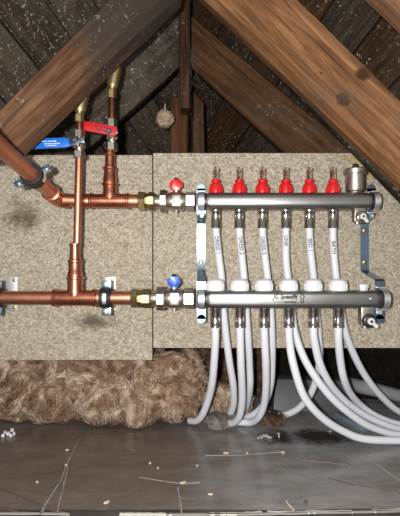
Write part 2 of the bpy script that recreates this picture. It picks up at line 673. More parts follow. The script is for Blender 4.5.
def timber(name, corners, th, mat, label, cat='beam', bev=0.004, rough=0.0015, group=None, seed=1, low=None):
    """a sawn timber: front-face corners A (upper start) B (upper end) C (lower end) D (lower start), thickness th going back"""
    A, B, Cc, D = [P(*c) for c in corners]
    ex = ((B - A) + (Cc - D)).normalized()
    nn = ex.cross((D - A)).normalized()
    if nn.y < 0:
        nn = -nn
    ez = ex.cross(nn)
    if ez.z < 0:
        ez = -ez
    R = Matrix((ex, nn, ez)).transposed()
    if R.determinant() < 0:
        R = Matrix((ex, nn, -ez)).transposed()
    org = (A + B + Cc + D) / 4 + nn * th / 2
    Ri = R.inverted()
    b2 = bmesh.new()
    nseg = 26
    f0, f1 = [], []
    rows = []
    for i in range(nseg + 1):
        s = i / nseg
        a = A.lerp(B, s)
        d = D.lerp(Cc, s)
        ring = []
        prof = []
        bv = bev
        hgt = (d - a)
        dn = hgt.normalized()
        for (q, off, dep) in ((a, bv, 0), (a.lerp(d, 0.5), 0, 0), (d, -(low or bv), 0), (d, 0, low or bv), (d, 0, th - bv), (d, -bv, th), (a, bv, th), (a, 0, th - bv), (a, 0, bv)):
            p = q + dn * off + nn * dep
            nz = noise.noise_vector(Vector((p.x * 14 + seed * 7, p.y * 14, p.z * 14))) * rough
            ring.append(b2.verts.new(Ri @ (p + nz - org)))
        rows.append(ring)
    m_ = len(rows[0])
    for a, b in zip(rows[:-1], rows[1:]):
        for k in range(m_):
            j = (k + 1) % m_
            b2.faces.new((a[k], a[j], b[j], b[k]))
    b2.faces.new(rows[0][::-1])
    b2.faces.new(rows[-1])
    me = finish(b2, name, Vector((0, 0, 0)), 28)
    me.materials.append(mat)
    o_ = bpy.data.objects.new(name, me)
    C.objects.link(o_)
    o_.matrix_world = Matrix.Translation(org) @ R.to_4x4()
    tag(o_, label, cat, group)
    # local coordinates of a pixel on the front face (for knots)
    return o_


def knot_at(corners, th, px, py):
    A, B, Cc, D = [P(*c) for c in corners]
    ex = ((B - A) + (Cc - D)).normalized()
    nn = ex.cross((D - A)).normalized()
    if nn.y < 0:
        nn = -nn
    ez = ex.cross(nn)
    if ez.z < 0:
        ez = -ez
    R = Matrix((ex, nn, ez)).transposed()
    if R.determinant() < 0:
        R = Matrix((ex, nn, -ez)).transposed()
    org = (A + B + Cc + D) / 4 + nn * th / 2
    d = P(px, py, 1.0) - Vector((0, 0, CH))
    s = (A - Vector((0, 0, CH))).dot(nn) / d.dot(nn)
    q = R.inverted() @ (Vector((0, 0, CH)) + d * s - org)
    return q


RR = ((185, -111, 0.965), (540, 236, 0.833), (540, 314, 0.833), (185, -22, 0.965))
kk = [(*knot_at(RR, 0.06, 343, 100), 0.013), (*knot_at(RR, 0.06, 362, 74), 0.014), (*knot_at(RR, 0.06, 321, 73), 0.003)]
w_rr = wood('rafter_wood_warm', (0.09, 0.037, 0.014), (0.26, 0.12, 0.05), (0.43, 0.215, 0.10), 0.16, (0.13, 0.10, 0.075), 0.66, kk)
timber('rafter', RR, 0.06, w_rr, 'warm brown rafter with two dark knots crossing the chipboard corner', seed=1, low=0.02)

LR = ((-42, 149, 0.755), (182, -74, 0.92), (182, -13, 0.92), (11, 147, 0.765))
w_lr = wood('rafter_wood_mould', (0.05, 0.022, 0.010), (0.145, 0.07, 0.034), (0.24, 0.13, 0.07), 0.5, (0.042, 0.036, 0.03), 0.58, (), mshift=0.0, mgrad=1.7)
timber('rafter', LR, 0.055, w_lr, 'greyed mouldy rafter passing in front of the brass air vents', seed=2, low=0.014)

BT = ((222, -8, 1.018), (540, 317, 0.902), (540, 342, 0.902), (222, 18, 1.018))
w_dk = wood('batten_wood_dark', (0.008, 0.006, 0.004), (0.02, 0.014, 0.009), (0.05, 0.032, 0.02), 0.3, (0.05, 0.048, 0.042), 0.47)
timber('batten', BT, 0.028, w_dk, 'thin blackened batten behind the knotted warm brown rafter', seed=3)

w_br = wood('rafter_wood_far', (0.03, 0.012, 0.0045), (0.092, 0.041, 0.014), (0.16, 0.075, 0.028), 0.22, (0.085, 0.066, 0.046), 0.58)
BR = ((191.5, 16, 1.16), (365, 160, 1.05), (335, 200, 1.05), (191.5, 67, 1.16))
timber('rafter', BR, 0.085, w_br, 'dark brown rafter rising behind chipboard to the centre post', seed=4)

w_bl = wood('rafter_wood_far_grey', (0.018, 0.012, 0.008), (0.06, 0.044, 0.03), (0.14, 0.105, 0.076), 0.35, (0.12, 0.10, 0.076), 0.46)
BL = ((85, 85, 1.08), (178.5, 1, 1.165), (178.5, 68, 1.165), (85, 152, 1.08))
timber('rafter', BL, 0.09, w_bl, 'grey dusty rafter behind the brass air vents, meeting the centre post', seed=5)

w_ps = wood('post_wood', (0.02, 0.009, 0.004), (0.06, 0.028, 0.012), (0.11, 0.052, 0.024), 0.12, (0.06, 0.05, 0.04), 0.6)
PS = ((179.5, 108, 1.13), (179.5, -60, 1.13), (190, -60, 1.13), (190, 108, 1.13))
timber('post', PS, 0.05, w_ps, 'dark upright centre post where the two far rafters meet', seed=6)
w_p2 = wood('post_wood_red', (0.04, 0.014, 0.006), (0.12, 0.045, 0.016), (0.17, 0.07, 0.028), 0.05, (0.06, 0.05, 0.04), 0.7)
P2 = ((170, 220, 1.22), (170, 98, 1.22), (188, 98, 1.22), (188, 220, 1.22))
timber('post', P2, 0.04, w_p2, 'reddish brown upright stud behind the wasp nest', seed=7)
P3 = ((193, 220, 1.25), (193, 92, 1.25), (204, 104, 1.25), (206, 220, 1.25))
timber('strut', P3, 0.04, w_br, 'short rough brown strut beside the reddish stud', seed=8)
UR = ((372, -22, 0.80), (440, 44, 0.77), (440, 95, 0.77), (372, 2, 0.80))
w_ur = wood('timber_light', (0.14, 0.065, 0.03), (0.30, 0.16, 0.08), (0.42, 0.25, 0.14), 0.05, (0.2, 0.15, 0.1), 0.7)
UR = ((350, -75, 0.82), (560, 135, 0.779), (560, 170, 0.779), (350, -36, 0.82))
timber('rafter', UR, 0.05, w_ur, 'light brown timber above the knotted warm brown rafter', seed=9)

# chipboard panels
pl_l = MB()
bl0, bl1 = P(-45, 155, YB), P(152.2, 360, YB)
pl_l.box(((bl0.x + bl1.x) / 2, YB + 0.009, (bl0.z + bl1.z) / 2), (bl1.x - bl0.x, 0.018, bl0.z - bl1.z), None, 0.0008, 1)
cx, cz = (bl0.x + bl1.x) / 2, min(bl0.z, bl1.z)
sA, sB = P(22, 216, YB), P(96, 322, YB)
sD = P(14, 150, YB)
M['chip_l'] = chipboard('chipboard_stained', [(sA.x - cx, sA.z - cz, 0.055, 0.045, 0.8), (sB.x - cx, sB.z - cz, 0.06, 0.028, 0.8)])
o = obj('chipboard_panel', pl_l, M['chip_l'])
tag(o, 'chipboard panel with dark stains behind the copper pipes', 'board')
pl_r = MB()
br0, br1 = P(153.2, 153, YB), P(424, 348, YB)
pl_r.box(((br0.x + br1.x) / 2, YB + 0.009, (br0.z + br1.z) / 2), (br1.x - br0.x, 0.018, br0.z - br1.z), None, 0.0008, 1)
M['chip_r'] = chipboard('chipboard_clean')
o = obj('chipboard_panel', pl_r, M['chip_r'])
tag(o, 'chipboard panel behind the two metal manifolds', 'board')
mb = MB()
mb.prism([P(345, 156, 0.994), P(359, 156.5, 0.994), P(378, 178, 0.994), P(369, 179, 0.994)], (0, 0.0055, 0), 0.0006)
t = NT('offcut')
t.base(t.ramp(t.noise(t.coord(), 160, 4), [(0.3, (0.30, 0.21, 0.08)), (0.7, (0.52, 0.40, 0.19))]))
t.set(Roughness=0.8)
o = obj('wood_offcut', mb, t.m)
tag(o, 'small tan wood offcut fixed to the chipboard behind the air vent pot', 'offcut')

# ------------------------------------------------------------------ floor sheet
mb = MB()
nx, ny = 90, 40
gr = []
for j in range(ny + 1):
    row = []
    for i in range(nx + 1):
        x = -0.9 + 1.8 * i / nx
        y = 0.694 + (1.55 - 0.694) * j / ny
        if j == 0:
            y += 0.0015 * noise.noise(Vector((x * 30, 3, 0)))
        z = 0.0035 + 0.0016 * noise.fractal(Vector((x * 5, y * 8, 1)), 1.0, 2.0, 4)
        row.append(mb.bm.verts.new((x, y, max(z, 0.001))))
    gr.append(row)
for j in range(ny):
    for i in range(nx):
        mb.bm.faces.new((gr[j][i], gr[j][i + 1], gr[j + 1][i + 1], gr[j + 1][i]))
sheet = obj('floor_sheet', mb, M['membrane'], angle=80)
tag(sheet, 'shiny dark grey-brown membrane sheet covering the loft floor', 'sheet')


def on_floor(px, py, z=0.0052):
    return P(px, py, floorY(py, z))


def ribbon(name, pts, wd, mat, parent, jit=0.4):
    m2 = MB()
    prev = None
    n = len(pts)
    rnd = random.Random(n * 13 + int(pts[0][0]))
    dense = []
    for (a, b) in zip(pts[:-1], pts[1:]):
        for s in range(8):
            dense.append((a[0] + (b[0] - a[0]) * s / 8 + rnd.uniform(-jit, jit), a[1] + (b[1] - a[1]) * s / 8))
    dense.append(pts[-1])
    Q = [on_floor(*q) for q in dense]
    for i, q in enumerate(Q):
        d = (Q[min(i + 1, len(Q) - 1)] - Q[max(i - 1, 0)]).normalized()
        s = Vector((-d.y, d.x, 0)) * wd * rnd.uniform(0.25, 1.0) * 0.5
        a, b = m2.bm.verts.new(q + s), m2.bm.verts.new(q - s)
        a2, b2 = m2.bm.verts.new(q + s - Vector((0, 0, 0.003))), m2.bm.verts.new(q - s - Vector((0, 0, 0.003)))
        if prev:
            m2.bm.faces.new((prev[0], prev[1], b, a))
            m2.bm.faces.new((prev[1], prev[3], b2, b))
            m2.bm.faces.new((prev[0], a, a2, prev[2]))
        prev = (a, b, a2, b2)
    return obj(name, m2, mat, parent)


ribbon('crease', [(79, 439), (66, 466), (60, 482), (48, 500), (40, 514)], 0.0045, M['scuff'], sheet)
ribbon('crease', [(68, 464), (65, 480), (60, 500), (57, 513)], 0.004, M['scuff'], sheet)
ribbon('crease', [(178, 487), (180, 500), (182, 513)], 0.004, M['scuff'], sheet)
ribbon('crease', [(276, 461), (292, 478), (301, 496)], 0.0018, M['scuff'], sheet)
ribbon('crease', [(374, 462), (392, 474), (402, 482)], 0.0018, M['scuff'], sheet)
ribbon('crease', [(140, 477), (165, 481), (182, 483), (200, 482)], 0.0022, M['scuff'], sheet)
ribbon('crease', [(205, 455), (240, 455), (285, 451)], 0.0014, M['scuff'], sheet)
ribbon('crease', [(286, 500), (296, 512)], 0.0016, M['chip'], sheet)
for pts in ([(0, 488), (20, 496), (45, 507), (70, 513)], [(0, 505), (20, 512)], [(0, 461), (20, 466)],
            [(330, 478), (350, 484), (375, 488), (402, 494)], [(300, 458), (325, 461), (350, 464)]):
    ribbon('red_streak', pts, 0.0028, M['redmark'], sheet, 0.8)
ribbon('torn_edge', [(-20, 512.5), (40, 512.5), (70, 513)], 0.004, M['scuff'], sheet, 1.2)
for q in ([(120, 513.2), (150, 513.2), (172, 513.5)], [(205, 513.2), (235, 513), (262, 511.8)], [(268, 511.2), (300, 511.5), (330, 510.8), (352, 510.6)], [(372, 510.2), (402, 509)]):
    ribbon('torn_edge', q, 0.006, M['edge'], sheet, 1.4)
ribbon('torn_edge', [(165, 513.6), (250, 513.2), (330, 511.6), (402, 510)], 0.0035, M['scuff'], sheet, 1.4)

# ------------------------------------------------------------------ insulation
def wool_roll(name, x0, x1, yc, ry, zc, rz, mat, label, seed, nf, amp=0.03, leng=(0.012, 0.035)):
    m2 = MB()
    nu, nv = int((x1 - x0) / 0.0045), 96
    rows = []
    surf = []
    for i in range(nu + 1):
        u = i / nu
        x = x0 + (x1 - x0) * u
        e = min(u, 1 - u) * (x1 - x0) / 0.05
        tap = math.sqrt(max(0.02, 1 - (1 - min(1, e)) ** 2))
        ring = []
        for k in range(nv):
            a = 2 * PI * k / nv
            ca, sa = math.cos(a), math.sin(a)
            ca2 = math.copysign(abs(ca) ** 0.75, ca)
            sa2 = math.copysign(abs(sa) ** 0.75, sa)
            p = Vector((x, yc - ry * ca2 * tap, zc + rz * sa2 * tap))
            q = p * 1.0 + Vector((seed * 3.1, 0, 0))
            q2 = q + noise.noise_vector(q * 14) * 0.03
            lump = noise.fractal(q * 8, 0.9, 2.1, 3) * amp * 0.7 + (abs(noise.noise(q2 * 17)) - 0.2) * amp * 2.0 + (abs(noise.noise(q2 * 42 + Vector((0, 5, 0)))) - 0.2) * amp * 0.75
            dirn = Vector((0.15 * noise.noise(q * 20), -ca, sa)).normalized()
            p = p + dirn * lump
            p.z = max(p.z, 0.007)
            ring.append(m2.bm.verts.new(p))
            if p.y < yc + 0.02 and p.z > 0.006:
                surf.append((p.copy(), dirn.copy()))
        rows.append(ring)
    for a, b in zip(rows[:-1], rows[1:]):
        for k in range(nv):
            j = (k + 1) % nv
            m2.bm.faces.new((a[k], a[j], b[j], b[k]))
    m2.bm.faces.new(rows[0][::-1])
    m2.bm.faces.new(rows[-1])
    root = obj(name, m2, mat, None, angle=180)
    tag(root, label, 'insulation')
    rnd = random.Random(seed)
    f2 = MB()
    for _ in range(nf):
        p, d = rnd.choice(surf)
        th = noise.noise(p * 13) * 4.5 + rnd.gauss(0, 0.28)
        e1 = Vector((1, 0, 0))
        e2 = d.cross(e1).normalized()
        tdir = e1 * math.cos(th) + e2 * math.sin(th)
        L = rnd.uniform(*leng)
        wd = rnd.uniform(0.0003, 0.0013)
        sd = d.cross(tdir).normalized() * wd
        prev = None
        bend = rnd.uniform(-0.7, 0.7)
        for s in range(5):
            f = s / 4
            c = p + tdir * L * (f - 0.5) + d * (0.0015 + 0.005 * math.sin(f * PI) + rnd.uniform(0, 0.0015)) + d.cross(tdir) * bend * L * (f - 0.5) ** 2 * 2
            c.z = max(c.z, 0.008)
            a, b = f2.bm.verts.new(c + sd * (1 - abs(f - 0.5))), f2.bm.verts.new(c - sd * (1 - abs(f - 0.5)))
            if prev:
                f2.bm.faces.new((prev[0], prev[1], b, a))
            prev = (a, b)
    ff = obj('wool_fibres', f2, mat, root, angle=180)
    ff['kind'] = 'stuff'
    return root


xl = lambda px, Y: (px - 200) / F * Y
wool_roll('insulation_roll', xl(-45, 1.05), xl(207, 1.05), 1.105, 0.075, 0.085, 0.085, M['wool'], 'fluffy brown glass wool insulation packed under the stained chipboard', 1, 5000)
wool_roll('insulation_roll', xl(188, 1.25), xl(271, 1.25), 1.285, 0.06, 0.11, 0.11, M['wool_dark'], 'dark insulation roll behind the white pipes', 2, 2500, 0.03)
wool_roll('insulation_tuft', xl(203, 1.09), xl(252, 1.09), 1.115, 0.04, 0.035, 0.045, M['wool'], 'loose brown insulation tuft around the pipe ends', 3, 1500, 0.02)
wool_roll('insulation_tuft', xl(207, 1.03), xl(238, 1.03), 1.05, 0.028, 0.008, 0.018, M['wool_grey'], 'dusty grey insulation wisp around the pipe ends on the floor', 6, 700, 0.012, (0.01, 0.03))
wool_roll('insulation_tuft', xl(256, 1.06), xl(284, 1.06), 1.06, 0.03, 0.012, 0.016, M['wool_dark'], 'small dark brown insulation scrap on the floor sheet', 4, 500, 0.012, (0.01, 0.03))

# ------------------------------------------------------------------ things under the clean panel
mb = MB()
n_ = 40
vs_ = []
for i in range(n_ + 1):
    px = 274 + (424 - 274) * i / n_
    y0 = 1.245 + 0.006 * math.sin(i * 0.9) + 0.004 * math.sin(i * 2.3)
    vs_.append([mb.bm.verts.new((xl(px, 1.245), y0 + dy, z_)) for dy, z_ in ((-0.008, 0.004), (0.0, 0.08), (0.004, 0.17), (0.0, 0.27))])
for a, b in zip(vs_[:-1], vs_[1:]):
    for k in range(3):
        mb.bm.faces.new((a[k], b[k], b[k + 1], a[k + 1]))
o = obj('void_shade_sheet', mb, M['void_shade_black'], None, angle=180)  # added sheet: hides the lit roof boards so the void stays black
tag(o, 'added black sheet keeping the void below the clean chipboard dark', 'felt')
mb = MB()
mb.prism([P(272, 421, 1.13), P(345, 421, 1.13), P(352, 381, 1.17), P(276, 379, 1.17)], (0, 0.05, 0.0), 0.004)
o = obj('grey_box', mb, M['grey_sheet'])
tag(o, 'dark grey box lying on the floor behind the white pipes', 'box')
mb = MB()
mb.box(P(365, 421, 1.075) + Vector((0, 0, 0.0)), (0.105, 0.10, 0.012), Matrix.Rotation(0.35, 3, 'Z') @ Matrix.Rotation(0.12, 3, 'Y'), 0.002)
o = obj('blue_grey_board', mb, M['blue_sheet'])
tag(o, 'small blue-grey board lying under the sweeping white pipes', 'board')
mb = MB()
cp = [P(349, 384, 1.22), P(362, 387, 1.20), P(380, 391, 1.17), P(400, 396, 1.15), P(425, 402, 1.13)]
mb.tube(cp, 0.016, 16, 48, lambda i, n: 0.0165 + 0.0022 * math.sin(i * 2 * PI / 5.0))
o = obj('corrugated_conduit', mb, M['conduit'])
tag(o, 'grey corrugated conduit lying in the dark behind the pipes', 'conduit')

# ------------------------------------------------------------------ copper pipework
def copper_tee(name, root, c, ax, half, br, brl, r=0.0155):
    """tee: run along ax (half lengths), branch along br of length brl"""
    ax, br = Vector(ax).normalized(), Vector(br).normalized()
    m2 = MB()
    h0, h1 = half
    m2.lathe([(0, r + 0.0002), (0.002, r + 0.0022), (0.005, r + 0.0022), (0.007, r), (0.012, r), (h0 + h1 - 0.012, r), (h0 + h1 - 0.007, r), (h0 + h1 - 0.005, r + 0.0022), (h0 + h1 - 0.002, r + 0.0022), (h0 + h1, r + 0.0002)], Vector(c) - ax * h0, ax, 28)
    m2.lathe([(0, r * 0.95), (r + 0.001, r * 1.02), (r + 0.004, r * 0.97), (brl - 0.006, r * 0.97), (brl - 0.004, r + 0.0024), (brl - 0.001, r + 0.0024), (brl, r)], c, br, 28)
    return obj(name, m2, M['copper_fit'], root)


def copper_reducer(root, base, d, steps):
    m2 = MB()
    m2.lathe(steps, base, d, 26)
    return obj('reducer', m2, M['copper_fit'], root)


def mm(px, Y):
    return px / F * Y


# upper run
cu = thing('copper_pipework', P(110, 201, YU), 'upper copper pipework with tee, elbow and riser to the red lever valve', 'pipe')
zc = 201.0
uc = P(110, zc, YU)
copper_tee('tee', cu, uc, (1, 0, 0), (mm(20, YU), mm(19.5, YU)), (0, 0, 1), mm(18, YU))
copper_reducer(cu, uc + Vector((0, 0, mm(17.5, YU))), (0, 0, 1),
               [(0, 0.0150), (0.012, 0.0150), (0.016, 0.0132), (0.028, 0.0130), (0.030, 0.0150), (0.034, 0.0150), (0.036, 0.0115), (0.044, 0.0105), (0.058, 0.0105), (0.060, 0.0122), (0.064, 0.0122), (0.066, 0.0098), (0.070, 0.0095)])
mb = MB()
mb.cyl(P(127, zc, YU), P(142, zc, YU), 0.014, 24)
obj('pipe', mb, M['copper'], cu)
# left: short pipe, coupling rim, elbow turning towards the viewer, pipe to the viewer's left
e0 = P(59, 200, YU - 0.005)
mb = MB()
mb.cyl(P(92, zc, YU), e0, 0.014, 24)
obj('pipe', mb, M['copper'], cu)
mb = MB()
mb.lathe([(0, 0.0145), (0.001, 0.0172), (0.004, 0.0172), (0.005, 0.0155), (0.012, 0.0152), (0.013, 0.0145)], P(84, zc, YU), (1, 0, 0), 26)
obj('collar', mb, M['copper_fit'], cu)
pf = P(-4, 143.5, 0.655)
p_dir = (pf - P(52.5, 193.5, YU - 0.035)).normalized()
lip = P(52.5, 193.5, YU - 0.035)
mb = MB()
ctrl = [P(70, zc, YU), P(63, 200.5, YU - 0.001), P(58, 199, YU - 0.008), P(55, 197, YU - 0.020), lip]
mb.tube(ctrl, 0.0162, 24, 8)
mb.lathe([(-0.002, 0.0160), (0.006, 0.0166), (0.010, 0.0186), (0.013, 0.0186), (0.0145, 0.0150)], lip, p_dir, 28)
obj('elbow', mb, M['copper_fit'], cu)
mb = MB()
mb.cyl(lip, lip + p_dir * ((pf - lip).length + 0.10), 0.0141, 28)
obj('pipe', mb, M['copper'], cu)

# lower run
cl = thing('copper_pipework', P(75, 297, YL), 'lower copper pipework with tee and thin riser to the blue lever valve', 'pipe')
zl = 297.8
lc = P(75, zl, YL)
copper_tee('tee', cl, lc, (1, 0, 0), (mm(21.5, YL), mm(22.5, YL)), (0, 0, 1), mm(21, YL), 0.0158)
copper_reducer(cl, lc + Vector((0, 0, mm(20, YL))), (0, 0, 1),
               [(0, 0.0152), (0.010, 0.0152), (0.013, 0.0135), (0.030, 0.0130), (0.032, 0.0148), (0.036, 0.0148), (0.038, 0.0115), (0.046, 0.0105), (0.064, 0.0105), (0.0655, 0.0122), (0.069, 0.0122), (0.071, 0.0080)])
mb = MB()
mb.cyl(P(-40, zl, YL), P(54, zl, YL), 0.014, 24)
obj('pipe', mb, M['copper'], cl)
mb = MB()
mb.cyl(P(96, zl, YL), P(134, zl, YL), 0.014, 24)
obj('pipe', mb, M['copper'], cl)
mb = MB()
mb.lathe([(0, 0.0145), (0.001, 0.0182), (0.004, 0.0182), (0.005, 0.016)], P(53, zl, YL), (1, 0, 0), 26)
obj('collar', mb, M['copper_fit'], cl)
mb = MB()
mb.lathe([(0, 0.0160), (0.001, 0.0182), (0.004, 0.0182), (0.005, 0.0142)], P(92.5, zl, YL), (1, 0, 0), 26)
obj('collar', mb, M['copper_fit'], cl)
xr = lc.x
mb = MB()
mb.cyl(Vector((xr + 0.004, YL, P(0, 246, YL).z)), Vector((xr + 0.0085, YL, P(0, 156, YL).z)), 0.0078, 20)
obj('pipe', mb, M['copper'], cl)


# ------------------------------------------------------------------ air-vent risers with lever valves
def riser(x, Y, py, lever, name_l, lab_valve, lab_vent, side):
    """py = dict of pixel heights: nut0..."""
    Z = lambda p: P(0, p, Y).z
    v = thing('lever_valve', (x, Y, Z(py['n0'])), lab_valve, 'valve', 'lever valves on the copper risers')
    up = (0, 0, 1)
    def hexn(a, b, r, nm, mat, par):
        m2 = MB()
        L = Z(b) - Z(a)
        m2.lathe([(0, r * 0.9), (0.0012, r), (L - 0.0012, r), (L, r * 0.9)], (x, Y, Z(a)), up, 6, PI / 6)
        return obj(nm, m2, mat, par, angle=20)
    hexn(py['n0'], py['n1'], 0.0125, 'lower_nut', M['nickel'], v)
    m2 = MB()
    a, b = Z(py['n1']), Z(py['n2'])
    L = b - a
    m2.lathe([(-0.001, 0.0085), (L * 0.18, 0.009), (L * 0.3, 0.0125), (L * 0.7, 0.0125), (L * 0.82, 0.009), (L + 0.001, 0.0085)], (x, Y, a), up, 20)
    mid = (a + b) / 2
    m2.cyl((x, Y - 0.008, mid), (x, Y - 0.024, mid), 0.0075, 16)
    obj('valve_body', m2, M['nickel'], v)
    hexn(py['n2'], py['n3'], 0.0115, 'upper_nut', M['nickel'], v)
    # lever: stamped handle with a plastic sleeve
    (ax_, ay_), (bx_, by_), hw = lever
    yl_ = Y - 0.026
    pa, pb = P(ax_, ay_, yl_), P(bx_, by_, yl_)
    d = (pb - pa)
    L = d.length
    d.normalize()
    n_ = Vector((-d.z, 0, d.x))
    m2 = MB()
    hwm = mm(hw, yl_)
    poly = []
    for (s, wv) in ((0, 0.8), (L * 0.12, 1.0), (L * 0.86, 0.95), (L * 0.97, 0.75)):
        poly.append(pa + d * s + n_ * hwm * wv)
    for (s, wv) in ((L * 0.97, -0.75), (L * 0.86, -0.95), (L * 0.12, -1.0), (0, -0.8)):
        poly.append(pa + d * s + n_ * hwm * wv)
    m2.prism(poly, (0, -0.006, 0), 0.0012)
    lv = obj('lever', m2, M[name_l], v)
    m2 = MB()
    rnd = random.Random(int(ax_))
    for row, dz in enumerate((0.32, -0.15, -0.5)):
        s = L * (0.34 + 0.05 * row)
        while s < L * (0.70 + 0.06 * (row % 2)):
            ww = rnd.uniform(0.0012, 0.004)
            c = pa + d * s + n_ * hwm * dz
            m2.box(c + Vector((0, -0.0062, 0)), (ww, 0.0005, 0.0018), Matrix.Rotation(-math.atan2(d.z, d.x), 3, 'Y'))
            s += ww + 0.0012
    obj('lettering', m2, M['white_print'] if name_l == 'blue_lever' else M['ink'], lv)
    m2 = MB()
    hub = Vector((x, yl_ - 0.002, mid))
    tip = pb if (pb - hub).length < (pa - hub).length else pa
    m2.prism([tip + n_ * hwm * 0.6 + d * (-0.004), hub + n_ * 0.008, hub - n_ * 0.008, tip - n_ * hwm * 0.6 + d * (-0.004)], (0, 0.003, 0), 0.0006)
    m2.lathe([(0, 0.0065), (0.004, 0.0065), (0.006, 0.0045)], hub, (0, -1, 0), 6)
    m2.box(hub + Vector((0.010, 0.002, 0.002)), (0.014, 0.004, 0.011), None, 0.001)
    obj('lever_arm', m2, M['zinc'], v)
    # the vent above the valve
    q = thing('air_vent', (x, Y, Z(py['n3'])), lab_vent, 'air vent', 'brass air vents on the copper risers')
    m2 = MB()
    m2.cyl((x, Y, Z(py['n3']) - 0.002), (x, Y, Z(py['c']) + 0.002), 0.0076, 18)
    obj('pipe', m2, M['copper_old'], q)
    hexn(py['c'], py['bn'], 0.0092, 'nut', M['brass_pale'], q)
    m2 = MB()
    a = Z(py['bn'])
    L = Z(py['bt']) - a
    m2.lathe([(-0.001, 0.006), (0.004, 0.0065), (0.006, 0.0115), (L * 0.3, 0.0122), (L * 0.34, 0.0134), (L * 0.86, 0.0138), (L * 0.88, 0.0126), (L * 0.92, 0.0126), (L * 0.94, 0.0138), (L, 0.0138)], (x, Y, a), up, 24)
    lean = Vector((0.17, 0, 1)).normalized()
    m2.bm.free()
    m2.bm = bmesh.new()
    m2.lathe([(-0.001, 0.006), (0.004, 0.0062), (0.0042, 0.0102), (0.011, 0.0112), (0.0112, 0.0124), (L * 0.62, 0.0124), (L * 0.63, 0.0112), (L * 0.7, 0.0112), (L * 0.71, 0.0130), (L, 0.0130)], (x, Y, a), lean, 24)
    obj('vent_body', m2, M['brass_pale'], q)
    m2 = MB()
    b = Z(py['bt'])
    m2.lathe([(0, 0.0130), (0.004, 0.0130), (0.010, 0.0095), (0.013, 0.0055), (0.020, 0.0050), (0.021, 0.003)], Vector((x, Y, a)) + lean * L, lean, 24)
    obj('cap', m2, M['brass_pale'], q)


riser(xr + 0.0088, YL, dict(n0=158.5, n1=151, n2=138, n3=130, c=122, bn=114, bt=93), ((29, 144.5), (71, 143), 5.2), 'blue_lever',
      'small valve with a long blue lever on the thin copper riser', 'brass air vent above the blue lever valve, half hidden by the rafter', -1)
riser(uc.x + 0.004, YU, dict(n0=151, n1=142.5, n2=128, n3=119, c=98, bn=90, bt=69), ((84, 126), (118, 132.5), 4.8), 'red_lever',
      'small valve with a slanted red lever on the short copper riser', 'brass air vent with tall brown pipe above the red lever valve', 1)


